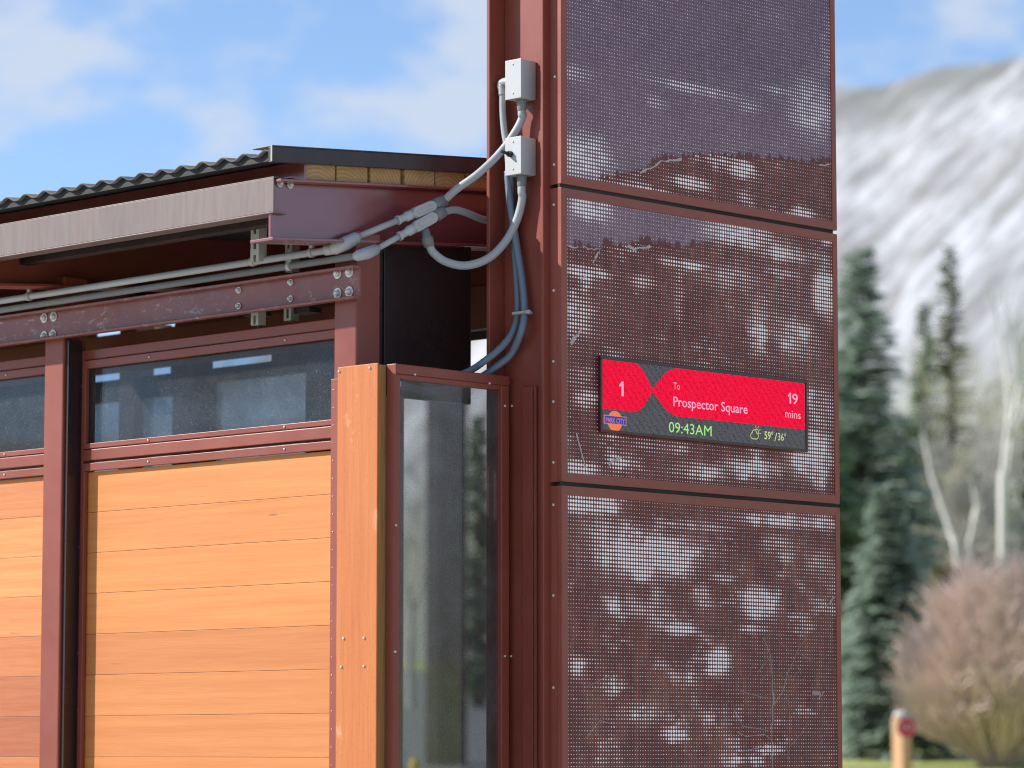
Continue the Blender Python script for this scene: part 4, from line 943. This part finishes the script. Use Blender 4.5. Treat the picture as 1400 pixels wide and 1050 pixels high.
bare_tree('bare_tree', 1242, 360, 80, 'bare tree with pale yellowish buds behind the blue spruce', 'tree', .06, 15, M_twig, M_catkin, .02, .38, .5, 7)
bare_tree('bare_tree', 1392, 420, 78, 'bare brown tree behind the forked aspen', 'tree', .07, 16, M_twig, M_twig, -.05, .36, .55, 7)
bare_tree('bare_tree', 562, 600, 60, 'bare tree seen through the left part of the glass screen', 'tree', .08, 17, M_twig, M_twig, 0, .4, .5, 6)
shrub(1366, 768, 45, 246, 'large rounded reddish grey bare shrub at the right edge', 21, M_red, M_red, 640)
shrub(1322, 800, 56, 120, 'smaller bare shrub with orange red tips beside the large one', 22, M_red, M_redtip, 190)
shrub(1290, 600, 70, 260, 'grey brown bare thicket in front of the snowy slope', 23, M_twig, M_twig, 160)
conifer(1160, 470, 72, 190, 'broad pale spruce filling the gap behind the tall spruce', M_spruce, 31)
conifer(1246, 560, 70, 150, 'mid green conifer between the tall spruce and the thicket', M_fir, 32)
conifer(1340, 640, 80, 130, 'olive conifer low behind the leaning aspens', M_yew, 33)
for k_, (px_, tp_, D_, lb_) in enumerate([(1208, 420, 68, 'bare pale tree leaning across the spruces'), (1290, 470, 72, 'bare pale tree just left of the leaning aspen'), (1352, 380, 76, 'fine twigged bare tree behind the leaning aspen'), (1398, 520, 70, 'low bare tree at the picture edge behind the shrub'), (1262, 540, 64, 'short bare tree in front of the green conifer'), (1318, 560, 66, 'short many twigged bare tree above the small red shrub')]):
    bare_tree('bare_tree', px_, tp_, D_, lb_, 'tree', .055, 40 + k_, M_twig, M_twig if k_ % 2 else M_catkin, (-.12, .05, -.04, .06, -.15, .1)[k_], .36, .55, 7)
# marker post with a small stop sign
pb = ground_at(1233, 33); ptop = at_d(33, 1233, 972).z
MP = thing('marker_post', 'short tan wooden post with pale round top and a red sign', 'post', pb)
hw = .068; rd = MB(); 
MB().box(pb.x - hw, pb.x + hw, pb.y - hw, pb.y + hw, pb.z - .1, ptop - .07).build('post', flat('tan_timber', (0.62, 0.36, 0.19), .7), MP, bevel=.01)
MB().tube([V3(pb.x, pb.y, ptop - .07), V3(pb.x, pb.y, ptop - .02), V3(pb.x, pb.y, ptop)], [hw * 1.2, hw * 1.1, hw * .5], 14).build('post_cap', flat('pale_cap', (0.55, 0.50, 0.47), .6), MP)
sc = at_d(33, 1235.5, 995) ; nn = -FW; c0 = V3(pb.x, pb.y, sc.z) + FW * -.13 + RT * .035
oc = lambda r: [c0 + RT * r * math.cos(pi / 8 + k * pi / 4) + UPZ * r * math.sin(pi / 8 + k * pi / 4) for k in range(8)]
S_ = MB(); S_.prism(oc(.104), FW * .004); SGN = S_.build('sign_border', flat('sign_white', (.75, .75, .75)), MP)
S_ = MB(); S_.prism([p - FW * .003 for p in oc(.098)], FW * .002); S_.build('sign_face', flat('sign_red', (.55, .02, .05)), SGN)
def word(body, c, capw, caph, rt, up, material, parent, name='lettering'):
    cu = bpy.data.curves.new('lettering', 'FONT'); cu.body = body; cu.resolution_u = 2; cu.offset = .02; o = bpy.data.objects.new('tmp', cu); COL.objects.link(o)
    me = bpy.data.meshes.new_from_object(o.evaluated_get(bpy.context.evaluated_depsgraph_get())); bpy.data.objects.remove(o)
    X = [v_.co.x for v_ in me.vertices]; x0, x1 = min(X), max(X); off = root_off(parent)
    for v_ in me.vertices: v_.co = c + rt * ((v_.co.x - x0) / (x1 - x0) - .5) * capw + up * (v_.co.y / .729 - .5) * caph - off
    me.materials.clear(); me.materials.append(material); ob = bpy.data.objects.new(name, me); COL.objects.link(ob); ob.parent = parent; return ob
word('STOP', c0 - FW * .0055, .125, .05, RT, UPZ, flat('sign_lettering', (.72, .55, .56)), SGN)
# things dimly seen through the glass screen
def bollard(px, D, top, wpx, material, label, grp='bollards behind the shelter'):
    b0 = ground_at(px, D); z = at_d(D, px, top).z; r = wpx * D / FPX / 2
    t = MB().tube([b0, V3(b0.x, b0.y, z - r), V3(b0.x, b0.y, z - .3 * r), V3(b0.x, b0.y, z)], [r, r, r * .8, r * .3], 12).build('bollard', material); tag(t, label, 'bollard', grp)
bollard(548, 26, 1018, 13, flat('pale_grey_paint', (.55, .57, .6)), 'pale grey bollard seen low through the glass screen')
bollard(567, 28, 1036, 15, flat('yellow_paint', (.65, .45, .03)), 'yellow bollard beside the pale grey one behind the glass')
pc = ground_at(610, 45); w2 = 56 * 45 / FPX / 2
DP = MB(); DP.box(pc.x - w2, pc.x + w2, pc.y - .12, pc.y + .12, pc.z - .1, 7.5); tag(DP.build('dark_pillar', M_dark, bevel=.01), 'dark blurred pillar standing behind the shelter, seen through the glass', 'pillar')
# far conifers on the ridge and slopes
rnd = random.Random(5); q = MB()
for i in range(900):
    T = rnd.uniform(-pi, pi) if i > 380 else px_bearing(rnd.uniform(600, 1700)); R0 = rnd.uniform(760, 905) if rnd.random() < .55 else rnd.uniform(250, 760)
    if px_bearing(1700) < T < px_bearing(500) : continue
    if vnoise(np.array([T * 30]), np.array([R0 * .02]), 77)[0] < .52: continue
    z = float(h_mount(np.array([R0]), np.array([T]))[0]) + CAM.z; h = rnd.uniform(5, 11); c = V3(CAM.x + R0 * math.cos(T), CAM.y + R0 * math.sin(T), z - .6)
    q.tube([c, c + V3(0, 0, h * .15), c + V3(0, 0, h * .6), c + V3(0, 0, h)], [h * .10, h * .22, h * .11, .05], 5, caps=False)
tag(q.build('far_conifers', M_fir, smooth=False), kind='stuff', label='scattered dark conifers on the snowy mountainside')
